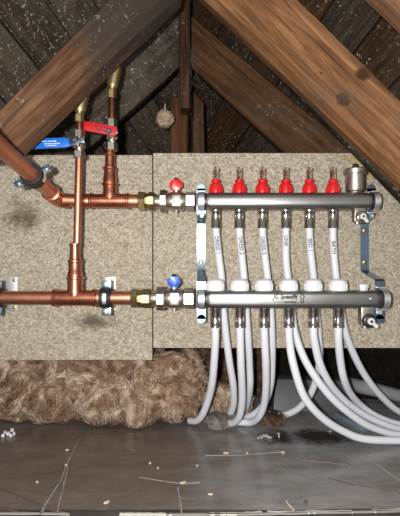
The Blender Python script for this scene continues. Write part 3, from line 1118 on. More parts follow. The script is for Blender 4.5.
# ------------------------------------------------------------------ isolating valves beside the manifolds
def iso_valve(Y, pc, xs, handle, lab_v, lab_c):
    """xs = pixel x stations: nut0 nut1 brass1 union0 hex0 hex1 body1 hexb1 end"""
    pt = lambda px: P(px, pc, Y)
    ax = Vector((1, 0, 0))
    k = thing('compression_coupling', pt(xs[0]), lab_c, 'coupling', 'brass couplings on the copper runs')
    m2 = MB()
    L = pt(xs[1]).x - pt(xs[0]).x
    m2.lathe([(0, 0.0195), (0.002, 0.0215), (L - 0.0015, 0.0215), (L, 0.0195)], pt(xs[0]), ax, 6, 0.42)
    obj('nut', m2, M['brass'], k, angle=20)
    m2 = MB()
    L2 = pt(xs[2]).x - pt(xs[1]).x
    m2.lathe([(-0.001, 0.0165), (0.003, 0.0170), (L2 * 0.3, 0.0170), (L2 * 0.32, 0.0205), (L2 * 0.85, 0.0205), (L2, 0.0185)], pt(xs[1]), ax, 8, PI / 8)
    obj('coupling_body', m2, M['brass'], k, angle=20)
    v = thing('ball_valve', pt(xs[2]), lab_v, 'valve', 'butterfly ball valves on the manifolds')
    m2 = MB()
    L3 = pt(xs[4]).x - pt(xs[2]).x
    m2.lathe([(0, 0.0160), (L3 * 0.4, 0.0165), (L3 * 0.45, 0.0150), (L3 + 0.002, 0.0150)], pt(xs[2]) + Vector((0.0005, 0, 0)), ax, 24)
    obj('union_tail', m2, M['nickel'], v)
    m2 = MB()
    L4 = pt(xs[5]).x - pt(xs[4]).x
    m2.lathe([(0, 0.0225), (0.002, 0.0255), (L4 - 0.002, 0.0255), (L4, 0.0225)], pt(xs[4]), ax, 8, PI / 8)
    obj('union_nut', m2, M['nickel'], v, angle=20)
    m2 = MB()
    L5 = pt(xs[6]).x - pt(xs[5]).x
    m2.lathe([(0, 0.0175), (L5 * 0.1, 0.0190), (L5 * 0.25, 0.0205), (L5 * 0.8, 0.0205), (L5, 0.0175)], pt(xs[5]), ax, 26)
    mid = pt((xs[5] + xs[6]) / 2)
    m2.box(mid + Vector((0.001, -0.017, 0)), (0.019, 0.008, 0.024), None, 0.002)
    m2.cyl(mid + Vector((0, 0, 0.014)), mid + Vector((0, 0, 0.026)), 0.0075, 16)
    m2.cyl(mid + Vector((0, 0, -0.018)), mid + Vector((0, 0, -0.0235)), 0.004, 12)
    obj('valve_body', m2, M['nickel'], v)
    m2 = MB()
    L6 = pt(xs[7]).x - pt(xs[6]).x
    m2.lathe([(0, 0.0175), (0.0015, 0.0208), (L6 - 0.0015, 0.0208), (L6, 0.0175)], pt(xs[6]), ax, 6)
    obj('end_hexagon', m2, M['nickel'], v, angle=20)
    # butterfly handle
    m2 = MB()
    hz = mid + Vector((-0.0005, -0.002, 0.0225))
    hh = mm(11.5, Y)
    hwm = mm(6.8, Y)
    prof = [(-0.45, 0.0), (-0.8, 0.22), (-1.0, 0.45), (-0.95, 0.7), (-0.6, 0.88), (-0.28, 1.0), (0.28, 1.0), (0.6, 0.88), (0.95, 0.7), (1.0, 0.45), (0.8, 0.22), (0.45, 0.0)]
    m2.prism([hz + Vector((a * hwm, 0.006, b * hh)) for a, b in prof], (0, -0.012, 0), 0.002)
    for s in (-1, 1):
        m2.box(hz + Vector((s * hwm * 0.52, -0.008, hh * 0.52)), (0.004, 0.006, hh * 0.6), None, 0.0015)
    h = obj('butterfly_handle', m2, M[handle], v)
    m2 = MB()
    m2.lathe([(0, 0.005), (0.002, 0.005), (0.004, 0.0035)], hz + Vector((0, 0, hh - 0.0005)), (0, 0, 1), 6)
    obj('handle_screw', m2, M['black'], h)


iso_valve(YU, 201.5, (138.5, 145.5, 155, 155, 160, 167, 185.5, 195), 'red', 'nickel ball valve with a red butterfly handle by the upper manifold',
          'brass compression coupling between upper copper tee and red-handled valve')
iso_valve(YL, 298.2, (131.5, 138, 151.5, 152, 156.5, 165, 183.5, 194), 'blue', 'nickel ball valve with a blue butterfly handle by the lower manifold',
          'brass compression coupling between lower copper pipe and blue-handled valve')


# ------------------------------------------------------------------ manifolds
def rr_profile(h, d, r, n=6):
    pts = []
    for (sx, sz, a0) in ((1, 1, 0), (-1, 1, PI / 2), (-1, -1, PI), (1, -1, 1.5 * PI)):
        for k in range(n + 1):
            a = a0 + PI / 2 * k / n
            pts.append((sx * (d / 2 - r) + r * math.cos(a), sz * (h / 2 - r) + r * math.sin(a)))
    return pts


def manifold_body(mb_, x0, x1, Y, z, h, d, r, neck):
    pr = rr_profile(h, d, r)
    n = len(pr)
    def ring(x, f):
        out = []
        for (a, b) in pr:
            ang = math.atan2(b, a)
            ca, cb = math.cos(ang) * neck, math.sin(ang) * neck
            out.append(mb_.bm.verts.new((x, Y + (a * f + ca * (1 - f)), z + (b * f + cb * (1 - f)))))
        return out
    rs = [ring(x0 - 0.014, 0), ring(x0, 0), ring(x0 + 0.003, 0.6), ring(x0 + 0.009, 1), ring(x1 - 0.009, 1), ring(x1 - 0.003, 0.6), ring(x1, 0), ring(x1 + 0.012, 0)]
    for a, b in zip(rs[:-1], rs[1:]):
        for k in range(n):
            j = (k + 1) % n
            mb_.bm.faces.new((a[k], a[j], b[j], b[k]))
    mb_.bm.faces.new(rs[0][::-1])
    mb_.bm.faces.new(rs[-1])


def text_part(name, body, parent, loc, size, rot, mat, shear=0.0, sx=1.0):
    cu_ = bpy.data.curves.new(name, 'FONT')
    cu_.body = body
    cu_.size = size
    cu_.shear = shear
    cu_.extrude = 0.0001
    cu_.offset = size * (0.03 if name == 'lettering' else 0.015)
    cu_.align_x = 'CENTER'
    cu_.align_y = 'CENTER'
    tmp = bpy.data.objects.new(name, cu_)
    C.objects.link(tmp)
    bpy.context.view_layer.update()
    me = bpy.data.meshes.new_from_object(tmp)
    bpy.data.objects.remove(tmp)
    Mx = Matrix.Translation(Vector(loc) - ORIG[parent.name]) @ rot.to_4x4() @ Matrix.Diagonal((sx, 1, 1, 1))
    me.transform(Mx)
    me.materials.clear()
    me.materials.append(mat)
    o_ = bpy.data.objects.new(name, me)
    C.objects.link(o_)
    o_.parent = parent
    ORIG[o_.name] = ORIG[parent.name]
    return o_


FACE = Matrix.Rotation(PI / 2, 3, 'X')       # text plane facing the viewer


def connector(root, x, Y, ztop, zbot):
    m2 = MB()
    L = ztop - zbot
    m2.lathe([(0, 0.0100), (0.001, 0.0110), (0.004, 0.0110), (0.005, 0.0103), (L - 0.006, 0.0103), (L - 0.005, 0.0108), (L - 0.001, 0.0108), (L, 0.0095)], (x, Y, zbot), (0, 0, 1), 24)
    c_ = obj('pipe_connector', m2, M['chrome'], root)
    m2 = MB()
    m2.lathe([(-0.004, 0.0085), (-0.001, 0.0085), (0.001, 0.0082), (0.0015, 0.0078)], (x, Y, zbot), (0, 0, 1), 20)
    obj('collet', m2, M['white'], c_)


def drain(root, x, Y, zt, z, rad, black, kang):
    """drain tap hanging below a manifold, tap face towards the viewer"""
    m2 = MB()
    m2.box((x - 0.0015, Y, (zt + z - rad) / 2 + 0.002), (rad * 1.9, 0.022, zt - z + rad * 0.9), None, 0.003)
    m2.cyl((x - 0.004, Y, z - rad * 0.5), (x - 0.004, Y, z - rad * 1.15), rad * 0.45, 14)
    d_ = obj('drain_tap', m2, M['nickel'], root)
    m2 = MB()
    m2.lathe([(0, rad), (0.006, rad), (0.009, rad * 0.9), (0.010, rad * 0.75)], (x, Y - 0.010, z), (0, -1, 0), 20)
    obj('tap_cap', m2, M['black'] if black else M['chrome'], d_)
    m2 = MB()
    kd = Vector((math.cos(kang), 0, math.sin(kang)))
    kn = Vector((-kd.z, 0, kd.x))
    c0 = Vector((x, Y - 0.020, z))
    m2.lathe([(0, rad * 0.5), (0.005, rad * 0.5), (0.006, rad * 0.4)], c0, (0, -1, 0), 16)
    m2.prism([c0 + kn * rad * 0.28, c0 + kd * rad * 1.25 + kn * rad * 0.24, c0 + kd * rad * 1.25 - kn * rad * 0.24, c0 - kn * rad * 0.28], (0, -0.004, 0), 0.0006)
    k_ = obj('tap_key', m2, M['key'], d_)
    m2 = MB()
    m2.lathe([(0, rad * 0.2), (0.001, rad * 0.2)], c0 + Vector((0, -0.006, 0)), (0, -1, 0), 10)
    obj('key_socket', m2, M['rubber'], k_)


PXU = [215.8, 239.2, 262.4, 285.8, 309.2, 332.8]
PXL = [215.4, 239.8, 264.0, 288.7, 313.2, 338.3]

# upper (flow) manifold
zu = P(0, 201.5, YU).z
hu = mm(17.2, YU)
xa, xb = P(205.5, 0, YU).x, P(370.5, 0, YU).x
mu = thing('manifold', (P(288, 0, YU).x, YU, zu - hu / 2), 'upper stainless steel manifold bar carrying six red flow gauges', 'manifold')
mb = MB()
manifold_body(mb, xa, xb, YU, zu, hu, 0.036, 0.0135, 0.0155)
obj('manifold_bar', mb, M['bar'], mu)
mb = MB()
mb.lathe([(0, 0.0155), (0.001, 0.0165), (0.004, 0.0165), (0.007, 0.0140), (0.008, 0.008)], (xb + 0.012, YU, zu), (1, 0, 0), 24)
obj('end_cap', mb, M['rubber'], mu)
for i, px in enumerate(PXU):
    x = P(px, 0, YU).x
    connector(mu, x, YU, zu - hu / 2 + 0.001, P(0, 228.5, YU).z)
    zt = zu + hu / 2 - 0.001
    m2 = MB()
    m2.lathe([(0, 0.0142), (0.003, 0.0145), (0.010, 0.0142), (0.017, 0.0128), (0.0195, 0.0122), (0.021, 0.0105), (0.0215, 0.0085), (0.024, 0.0085), (0.0245, 0.0096), (0.029, 0.0096), (0.030, 0.0075)], (x, YU, zt), (0, 0, 1), 28)
    fm = obj('flow_gauge', m2, M['red'], mu)
    m2 = MB()
    for k in range(14):
        a = 2 * PI * k / 14
        m2.box((x + 0.0139 * math.cos(a), YU + 0.0139 * math.sin(a), zt + 0.008), (0.0022, 0.0022, 0.012), Matrix.Rotation(a, 3, 'Z'), 0.0004, 1)
    obj('grip_ribs', m2, M['red'], fm)
    m2 = MB()
    m2.lathe([(0, 0.0066), (0.020, 0.0062), (0.0215, 0.0074), (0.0235, 0.0074), (0.0255, 0.006), (0.026, 0.003)], (x, YU, zt + 0.030), (0, 0, 1), 20)
    obj('sight_tube', m2, M['clear'], fm)
    m2 = MB()
    pts = [Vector((x + 0.004 * math.cos(q * 0.7), YU + 0.004 * math.sin(q * 0.7), zt + 0.031 + 0.019 * q / 54)) for q in range(55)]
    m2.tube(pts, 0.0007, 5, 1, None, False)
    obj('spring', m2, M['nickel'], fm)
    m2 = MB()
    zz = zt + 0.030 + (0.007, 0.012, 0.009, 0.006, 0.010, 0.008)[i]
    m2.lathe([(0, 0.0014), (0.003, 0.0014), (0.0032, 0.0034), (0.006, 0.0034), (0.0065, 0.0014)], (x, YU, zz), (0, 0, 1), 12)
    obj('indicator', m2, M['red'], fm)
# automatic air vent pot
xv = P(355.3, 0, YU).x
zt = zu + hu / 2
mb = MB()
mb.lathe([(-0.001, 0.014), (0.002, 0.015), (0.004, 0.0195), (0.007, 0.0205), (0.038, 0.0215), (0.0395, 0.0240), (0.0415, 0.0245)], (xv, YU, zt), (0, 0, 1), 36)
av = obj('air_vent_pot', mb, M['nickel'], mu)
mb = MB()
mb.lathe([(0, 0.0245), (0.0008, 0.0250), (0.0075, 0.0250), (0.0095, 0.0228), (0.0098, 0.0215), (0.008, 0.0205), (0.009, 0.008)], (xv, YU, zt + 0.0415), (0, 0, 1), 36)
obj('pot_lid', mb, M['nickel'], av)
mb = MB()
mb.lathe([(0, 0.0062), (0.008, 0.0058), (0.012, 0.005), (0.013, 0.003)], (xv, YU, zt + 0.0495), (0, 0, 1), 16)
obj('vent_nipple', mb, M['rubber'], av)
drain(mu, P(358.5, 0, YU).x, YU - 0.004, zu - hu / 2 + 0.002, P(0, 217.5, YU).z, 0.0125, False, -0.9)

# lower (return) manifold
zd = P(0, 299, YL).z
hd = mm(17.6, YL)
xa2, xb2 = P(206.5, 0, YL).x, P(377.5, 0, YL).x
ml = thing('manifold', (P(290, 0, YL).x, YL, zd - hd / 2), 'lower stainless steel manifold bar with six white caps and printed lettering', 'manifold')
mb = MB()
manifold_body(mb, xa2, xb2, YL, zd, hd, 0.035, 0.010, 0.0155)
bar2 = obj('manifold_bar', mb, M['bar'], ml)
mb = MB()
mb.lathe([(0, 0.0165), (0.001, 0.0185), (0.005, 0.0185), (0.008, 0.0165), (0.0105, 0.009)], (xb2 + 0.011, YL, zd), (1, 0, 0), 26)
obj('end_cap', mb, M['rubber'], ml)
for px in PXL:
    x = P(px, 0, YL).x
    connector(ml, x, YL, zd - hd / 2 + 0.001, P(0, 327.5, YL).z)
    m2 = MB()
    zt = zd + hd / 2 - 0.001
    m2.lathe([(0, 0.0172), (0.001, 0.0180), (0.017, 0.0176), (0.0205, 0.0165), (0.0235, 0.0125), (0.0245, 0.006)], (x, YL, zt), (0, 0, 1), 30)
    cp_ = obj('valve_cap', m2, M['white'], ml)
    m2 = MB()
    for k in range(24):
        a = 2 * PI * k / 24
        m2.box((x + 0.0176 * math.cos(a), YL + 0.0176 * math.sin(a), zt + 0.008), (0.0015, 0.0018, 0.013), Matrix.Rotation(a, 3, 'Z'), 0.0003, 1)
    obj('grip_ribs', m2, M['white'], cp_)
mb = MB()
xp = P(363.3, 0, YL).x
mb.lathe([(0, 0.0085), (0.005, 0.0085), (0.0055, 0.0105), (0.012, 0.0105), (0.0135, 0.0095)], (xp, YL, zd + hd / 2 - 0.001), (0, 0, 1), 6)
obj('blanking_plug', mb, M['white'], ml, angle=20)
drain(ml, P(366, 0, YL).x, YL - 0.004, zd - hd / 2 + 0.002, P(0, 319.5, YL).z, 0.0142, True, -0.75)
mb = MB()
mb.lathe([(0, 0.0028), (0.001, 0.0028), (0.0015, 0.002)], P(370.3, 298.6, YL - 0.0172), (0, -1, 0), 12, 0, (0.6, 1.0))
obj('oval_mark', mb, M['white'], ml)
yf = YL - 0.0180
text_part('lettering', 'JG Speedfit', bar2, P(285.3, 296.8, yf), 0.0125, FACE, M['print'], 0.25, 0.86)
text_part('lettering', 'Underfloor', bar2, P(290.5, 302.0, yf), 0.0056, FACE, M['print'], 0.0, 1.0)
mb = MB()
for k in range(5):
    mb.box(P(273.5 + k * 2.2, 301.4, yf), (0.0032, 0.0002, 0.0006))
obj('dashed_line', mb, M['print'], bar2)
mb = MB()
ao = P(302.3, 298.6, yf)
for (a, b) in (((0, 0.009), (0.005, 0.003)), ((0.005, 0.003), (0.0022, 0.003)), ((0.0022, 0.003), (0.0022, -0.008)), ((0.0022, -0.008), (-0.0022, -0.008)),
               ((-0.0022, -0.008), (-0.0022, 0.003)), ((-0.0022, 0.003), (-0.005, 0.003)), ((-0.005, 0.003), (0, 0.009))):
    p, q = ao + Vector((a[0], 0, a[1])), ao + Vector((b[0], 0, b[1]))
    mb.tube([p, q], 0.0007, 4, 1, None, False)
obj('arrow_mark', mb, M['print'], bar2)


# ------------------------------------------------------------------ manifold brackets
def bracket(xc, lab, wd=0.0185):
    r = thing('manifold_bracket', (xc, YB - 0.002, P(0, 322, YL).z), lab, 'bracket', 'zinc brackets holding both manifolds')
    ZU = lambda p: P(0, p, YU).z
    ZB = lambda p: P(0, p, YB).z
    x0, x1 = xc - wd / 2, xc + wd / 2
    yu_, yl_ = YU + 0.0205, YL + 0.0205
    path = [(yu_, ZU(187)), (yu_, ZU(201)), (yu_, ZU(213)), (yu_ + 0.002, ZU(215)), (YB - 0.006, ZB(222)), (YB - 0.0022, ZB(224)), (YB - 0.0022, ZB(250)), (YB - 0.0022, ZB(269)),
            (YB - 0.006, ZB(271.5)), (yl_ + 0.004, P(0, 279.5, yl_).z), (yl_, P(0, 281.5, yl_).z), (yl_, P(0, 300, yl_).z), (yl_, P(0, 319, yl_).z)]
    m2 = MB()
    m2.strap(path, x0, x1, 0.0022)
    # rounded ends
    m2.lathe([(-0.0011, wd / 2), (0.0011, wd / 2)], (xc, yu_, path[0][1]), (0, -1, 0), 20)
    m2.lathe([(-0.0011, wd / 2), (0.0011, wd / 2)], (xc, yl_, path[-1][1]), (0, -1, 0), 20)
    st = obj('strap', m2, M['zinc'], r)
    for (Y, z, nm) in ((YU, zu, 'u'), (YL, zd, 'l')):
        m2 = MB()
        m2.ring((xc, Y, z), (1, 0, 0), 0.0158, 0.0185, wd * 0.95, 30)
        obj('rubber_lining', m2, M['rubber'], r)
        m2 = MB()
        m2.ring((xc, Y, z), (1, 0, 0), 0.0188, 0.0204, wd * 0.66, 30)
        # ears of the clamp
        m2.box((xc, Y + 0.012, z + 0.0225), (wd * 0.66, 0.018, 0.0016))
        m2.box((xc, Y + 0.012, z - 0.0225), (wd * 0.66, 0.018, 0.0016))
        obj('clamp_band', m2, M['zinc_pale'], r)
    # bolts and screws
    m2 = MB()
    m2.lathe([(0, 0.0052), (0.005, 0.0052), (0.006, 0.004)], (xc - 0.001, yl_ - 0.001, zd - 0.029), (0, -1, 0), 6)
    obj('bolt', m2, M['zinc_pale'], r)
    m2 = MB()
    m2.lathe([(0, 0.0048), (0.004, 0.0048), (0.005, 0.0035)], (xc + 0.001, yu_ - 0.001, zu - 0.029), (0, -1, 0), 6)
    obj('bolt', m2, M['zinc_pale'], r)
    for zz in (ZB(230.5), ZB(262)):
        m2 = MB()
        m2.lathe([(0, 0.0046), (0.0012, 0.0044), (0.0022, 0.0030), (0.0023, 0.0015)], (xc - 0.0005, YB - 0.0032, zz), (0, -1, 0), 14)
        sc_ = obj('screw', m2, M['gold_screw'], r)
        m2 = MB()
        m2.box((xc - 0.0005, YB - 0.0056, zz), (0.0036, 0.0004, 0.0008))
        m2.box((xc - 0.0005, YB - 0.0056, zz), (0.0008, 0.0004, 0.0036))
        obj('screw_cross', m2, M['rubber'], sc_)
    return r


bracket(P(201.3, 0, YU).x, 'zinc strap bracket beside the butterfly valves, clamping both manifolds')
bracket(P(374.3, 0, YU).x + 0.001, 'zinc strap bracket at the capped ends of both manifolds')


# ------------------------------------------------------------------ pipe clips
def munsen(root_loc, c, ax, up, back, lab, rr_=0.0142, plate=True):
    """rubber-lined clip: ring around axis ax at c, bolts along up, stud along back"""
    ax, up, back = [Vector(v).normalized() for v in (ax, up, back)]
    R = Matrix((ax, back, up)).transposed()
    q = thing('pipe_clip', root_loc, lab, 'pipe clip', 'rubber lined pipe clips')
    m2 = MB()
    m2.ring(c, ax, rr_, rr_ + 0.0058, 0.023, 30)
    m2.ring(c, ax, rr_ + 0.0015, rr_ + 0.0070, 0.0035, 30)
    ru = obj('rubber_lining', m2, M['rubber'], q)
    m2 = MB()
    m2.ring(c, ax, rr_ + 0.0060, rr_ + 0.0076, 0.014, 30)
    m2.bm.verts.ensure_lookup_table()
    obj('clamp_ring', m2, M['rubber'], q)
    m2 = MB()
    m2.ring(Vector(c), ax, rr_ + 0.0077, rr_ + 0.0085, 0.0075, 12, PI * 0.5 - 0.5, PI * 0.5 + 0.5)
    obj('ring_plate', m2, M['zinc_pale'], q)
    m2 = MB()
    m2.ring(Vector(c), ax, rr_ + 0.0077, rr_ + 0.0085, 0.0075, 12, PI * 1.5 - 0.5, PI * 1.5 + 0.5)
    obj('ring_plate', m2, M['zinc_pale'], q)
    for s in (-1, 1):
        e = Vector(c) + up * s * (rr_ + 0.0135)
        m2 = MB()
        m2.box(e - back * 0.0015, (0.019, 0.0022, 0.016), R, 0.0006)
        obj('clip_ear', m2, M['zinc'], q)
        m2 = MB()
        m2.box(e + back * 0.0020, (0.019, 0.0022, 0.016), R, 0.0006)
        obj('clip_ear', m2, M['zinc'], q)
        m2 = MB()
        m2.lathe([(0, 0.0055), (0.0008, 0.0058), (0.003, 0.0055), (0.0042, 0.0035)], e - back * 0.0026, -back, 16)
        m2.cyl(e, e + back * 0.012, 0.0028, 10)
        b_ = obj('bolt', m2, M['zinc_pale'], q)
        m2 = MB()
        m2.box(e - back * 0.0069, (0.006, 0.0005, 0.0011), R)
        obj('bolt_slot', m2, M['rubber'], b_)
    if plate:
        m2 = MB()
        dist = (YB - Vector(c).y)
        m2.cyl(Vector(c) + back * (rr_ + 0.005), Vector(c) + back * (dist - 0.002), 0.005, 14)
        obj('stud', m2, M['zinc'], q)
        m2 = MB()
        m2.box(Vector((c[0] - 0.013, YB - 0.0016, c[2])), (0.024, 0.003, 0.076), None, 0.001)
        pl_ = obj('back_plate', m2, M['zinc_pale'], q)
        for s in (-1, 1):
            m2 = MB()
            m2.lathe([(0, 0.0045), (0.0015, 0.004), (0.0022, 0.002)], (c[0] - 0.007, YB - 0.0032, c[2] + s * 0.031), (0, -1, 0), 12)
            obj('screw', m2, M['gold_screw'], pl_)
    return q


c1 = P(106.3, zl, YL)
munsen((c1.x, YB, c1.z - 0.04), c1, (1, 0, 0), (0, 0, 1), (0, 1, 0), 'rubber lined clip on the lower pipe between tee and brass coupling')
c2 = P(-3.5, zl, YL)
munsen((c2.x, YB, c2.z - 0.04), c2, (1, 0, 0), (0, 0, 1), (0, 1, 0), 'rubber lined clip on the lower pipe, on the side away from the coupling')
# clip on the pipe that comes towards the viewer
f_ = 0.42
c3 = lip.lerp(pf, f_)
axc = p_dir
upc = Vector((0.72, 0, 0.42))
upc = (upc - axc * upc.dot(axc)).normalized()
bkc = axc.cross(upc)
if bkc.z < 0:
    bkc = -bkc
munsen(c3, c3, axc, upc, bkc, 'rubber lined clip with two long bolts around the slanting copper pipe', 0.0142, False)

# ------------------------------------------------------------------ white heating pipes
PR = 0.0079


def hose(pts, lab, text=None, tpos=None):
    m2 = MB()
    V = [P(*p) for p in pts]
    V = [Vector((v.x, v.y, max(v.z, PR + 0.0055))) for v in V]
    if pts[-1][0] > 420:                       # these run on along the floor
        e = V[-1] + (V[-1] - V[-2]) * 1.6
        V.append(Vector((e.x, e.y, max(e.z, PR + 0.0055))))
    m2.tube(V, PR, 14, 8)
    o_ = obj('heating_pipe', m2, M['pipe'], None)
    tag(o_, lab, 'pipe', 'white heating pipes')
    if text:
        px, py, Y, tilt, size = tpos
        rot = Matrix.Rotation(-PI / 2 + tilt, 3, 'Y') @ FACE
        # rotated a quarter turn clockwise so the words read downwards
        rot = Matrix.Rotation(PI / 2 + tilt, 3, 'Y') @ FACE
        text_part('handwriting', text, o_, P(px, py, Y - PR - 0.0002), size, rot, M['ink'], 0.0, 1.0)
    return o_


hose([(215.8, 226, .94), (216.5, 236, .94), (219, 258, .94), (221.5, 278, .94), (223, 305, .945), (226, 335, .95), (229.5, 362, .965), (233.3, 386, .99), (233.5, 404, 1.02), (229, 415, 1.05), (222, 419, 1.08), (215, 420, 1.10)],
     'hand-marked white pipe reading DRESS 1, nearest the butterfly valves', 'DRESS 1', (217.4, 245.3, .94, -0.11, 0.0108))
hose([(239.2, 226, .94), (239.8, 236, .94), (242, 258, .94), (244, 278, .94), (246, 308, .945), (248.2, 340, .955), (249.6, 366, .98), (250, 386, 1.0), (247.5, 403, 1.05), (243, 410, 1.095), (237, 412, 1.14)],
     'hand-marked white pipe reading DRESS 2, flanked by two other DRESS pipes', 'DRESS 2', (241, 245.6, .94, -0.07, 0.0108))
hose([(262.4, 226, .94), (262.8, 236, .94), (265, 258, .94), (267.5, 278, .94), (270.5, 308, .945), (272, 340, .955), (272, 366, .98), (270.5, 385, 1.0), (266, 400, 1.03), (258, 411, 1.05), (249, 416.5, 1.065), (243, 419, 1.078)],
     'hand-marked white pipe reading DRESS 3, beside the one marked LINK', 'DRESS 3', (263.2, 245.6, .94, -0.10, 0.0108))
hose([(285.8, 226, .94), (285.8, 240, .94), (286, 260, .94), (288.5, 283, .94), (291.5, 308, .944), (295, 332, .935), (304, 358, .918), (318, 381, .912), (336, 402, .917), (361, 421.5, .934), (382, 431, .95), (402, 436, .96), (430, 440, .966)],
     'white plastic pipe marked LINK by hand', 'LINK', (285.8, 241, .94, 0.0, 0.0108))
hose([(309.2, 226, .94), (309.5, 236, .94), (311, 256, .94), (313.5, 278, .945), (315.5, 305, .95), (318.5, 335, .965), (319.5, 356, .98), (317.5, 374, 1.0), (311, 393, 1.02), (301, 406, 1.04), (289, 413.5, 1.06), (276, 416, 1.08), (264, 417, 1.095)],
     'white plastic pipe marked BED 1 by hand', 'BED 1', (310.2, 245, .94, -0.06, 0.0108))
hose([(332.8, 226, .94), (333, 238, .94), (334.2, 258, .94), (336.5, 280, .94), (340.5, 306, .945), (345, 331, .955), (354.5, 356, .975), (366, 377, 1.0), (382, 397, 1.03), (402, 413, 1.055), (430, 424, 1.065)],
     'white plastic pipe marked BATH by hand', 'BATH', (333.8, 247.5, .94, -0.05, 0.0108))

hose([(215.4, 325, .894), (215.4, 340, .896), (214.3, 359, .91), (212.5, 380, .935), (209, 397, .965), (203, 413.5, .995), (197, 420.5, 1.02), (190, 421.5, 1.045)],
     'unmarked white pipe under lower manifold, curving into the glass wool')
hose([(239.8, 325, .894), (240.2, 340, .896), (241, 364, .91), (242, 385, .935), (242, 402, .96), (239.5, 416, .985), (234, 422.5, 1.01), (226, 423.5, 1.03)],
     'unmarked white pipe from the second lower port, beside pipe DRESS 1')
hose([(264, 325, .894), (264.6, 340, .896), (265.8, 362, .91), (266, 385, .94), (264.3, 403, .97), (259.5, 416, .995), (252, 422, 1.022), (243, 422.5, 1.035), (235, 423, 1.04)],
     'unmarked white pipe from the third lower port, beside pipe DRESS 3')
hose([(288.7, 325, .894), (289.3, 340, .892), (292.8, 362, .885), (301.5, 391, .885), (312, 407.5, .89), (327, 421.5, .902), (345, 432, .915), (365, 439, .922), (402, 444, .932), (430, 445, .938)],
     'unmarked white pipe sweeping lowest along the floor sheet')
hose([(313.2, 325, .894), (314, 338, .894), (319, 361, .905), (327, 379, .923), (337, 393, .944), (351, 406, .962), (372, 419, .978), (402, 429.5, .992), (430, 434, 1.006)],
     'unmarked white pipe from the fifth lower port, sweeping to the panel side')
hose([(338.3, 325, .894), (338.4, 340, .896), (340.5, 362, .915), (344, 379, .935), (350, 393, .968), (361, 405.5, 1.0), (378, 417, 1.012), (402, 425, 1.02), (430, 429, 1.032)],
     'unmarked white pipe from the lower port nearest the black tap')

# ------------------------------------------------------------------ small things
# wasp nest
mb = MB()
nc = P(165, 119, 1.15)
bmesh.ops.create_icosphere(mb.bm, subdivisions=4, radius=0.0235)
for v in mb.bm.verts:
    n_ = v.co.normalized()
    lay = 0.0012 * math.sin(n_.z * 22 + 3 * noise.noise(n_ * 2.5))
    v.co = n_ * (v.co.length + lay + 0.0035 * noise.fractal(n_ * 2.6, 1.0, 2.0, 3))
    v.co = Vector((v.co.x, v.co.y, v.co.z * 0.98)) + nc
obj_n = thing('wasp_nest', nc + Vector((0, 0, 0.03)), 'small round papery wasp nest hanging by the centre post', 'nest')
obj('nest_ball', mb, M['nest'], obj_n, angle=60)
mb = MB()
mb.lathe([(0, 0.008), (0.005, 0.004), (0.009, 0.0022), (0.018, 0.002)], nc + Vector((0, 0, 0.021)), (0.0, 0.0, 1), 12)
obj('nest_stalk', mb, M['nest'], obj_n)

# cobweb strands between rafters and post
mb = MB()
rnd = random.Random(4)
for k in range(8):
    a = P(rnd.uniform(150, 172), rnd.uniform(22, 34), 0.98)
    b = P(rnd.uniform(178, 186), rnd.uniform(8, 75), 1.125)
    m_ = (a + b) / 2 + Vector((0, 0, -rnd.uniform(0.002, 0.02)))
    mb.tube([a, m_, b], 0.00022, 4, 5)
o = obj('cobweb', mb, M['web'])
tag(o, 'dusty cobweb strands strung from mouldy rafter to centre post', 'cobweb')
mb = MB()
for k in range(14):
    a = P(rnd.uniform(192, 215), rnd.uniform(45, 92), 1.152)
    b = P(rnd.uniform(186, 191), rnd.uniform(30, 100), 1.126)
    m_ = (a + b) / 2 + Vector((0, -0.004, -rnd.uniform(0.0, 0.012)))
    mb.tube([a, m_, b], 0.0002, 4, 5)
o = obj('cobweb', mb, M['web'])
tag(o, 'thin cobweb between the centre post and the dark brown rafter', 'cobweb')

# crumbs and chips on the floor sheet
def chip(px, py, lx, ly, ang, mat, lab, name='wood_chip', cat='chip', h=0.003):
    m2 = MB()
    c = on_floor(px, py, 0.0065)
    n = 7
    rr2 = random.Random(int(px * 7 + py))
    poly = []
    for k in range(n):
        a = 2 * PI * k / n
        f = rr2.uniform(0.45, 0.95)
        u, v = lx * f * math.cos(a), ly * f * math.sin(a)
        poly.append(c + Vector((u * math.cos(ang) - v * math.sin(ang), u * math.sin(ang) + v * math.cos(ang), -0.002)))
    m2.prism(poly, (0, 0, h * 0.8), 0.0)
    o_ = obj(name, m2, mat)
    tag(o_, lab, cat, 'debris on the floor sheet')


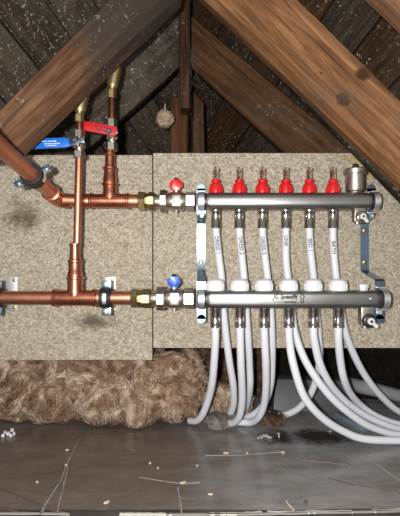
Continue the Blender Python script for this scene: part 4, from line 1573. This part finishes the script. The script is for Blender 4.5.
for (px, py, lx, ly, an) in ((107, 501.5, 0.008, 0.0035, 0.6), (150, 462.5, 0.004, 0.003, 0.2), (158, 467.5, 0.0035, 0.003, 0.9), (183, 482, 0.007, 0.0025, 0.3), (226, 452.5, 0.012, 0.004, -0.1),
                             (247, 452.5, 0.0035, 0.003, 0.1), (37, 481.5, 0.0035, 0.003, 0.4), (67, 449.5, 0.004, 0.002, 0.1), (211, 493.5, 0.006, 0.002, 0.1), (283, 452, 0.005, 0.003, 0.3), (66, 464.5, 0.0025, 0.002, 0.3)):
    chip(px, py, lx, ly, an, M['chip'], {107: 'largest tan wood chip, alone on the brown side of the floor sheet', 226: 'long flat pale chip lying on the thin crease below the white pipes',
                                         183: 'narrow pale chip lying across the short crease on the floor sheet'}.get(px, 'tiny pale wood chip lying on the shiny floor sheet'))
chip(305.5, 502, 0.004, 0.0035, 0.3, M['redmark'], 'dark reddish crumb on the floor sheet near its torn edge', 'crumb', 'crumb', 0.004)
chip(197, 465, 0.004, 0.003, 0.3, plastic('bluish_flake', (0.4, 0.43, 0.47), 0.6), 'bluish grey flake on the floor sheet', 'flake', 'flake')
for (px, py, r_) in ((5, 433, 0.005), (8.5, 434, 0.006), (12, 430.5, 0.006), (14, 434, 0.004), (3, 436, 0.004), (11, 436, 0.004)):
    chip(px, py, r_, r_ * 0.8, px, M['crumb'], 'white crumb in the little pile at the glass wool', 'plaster_crumb', 'crumb', 0.008)
rnd = random.Random(12)
for k in range(14):
    px, py = rnd.uniform(258, 281), rnd.uniform(433, 439)
    chip(px, py, rnd.uniform(0.002, 0.006), rnd.uniform(0.0015, 0.003), rnd.uniform(0, 3), M['crumb'] if k % 2 else M['edge'], 'whitish paint flake in the scatter below pipe DRESS 3', 'paint_flake', 'flake')
for (px, py) in ((335, 428), (338, 425), (330, 431), (342, 429)):
    chip(px, py, rnd.uniform(0.003, 0.007), 0.003, rnd.uniform(0, 3), M['chip'], 'tan splinter among the sweeping white pipes', 'splinter', 'chip')
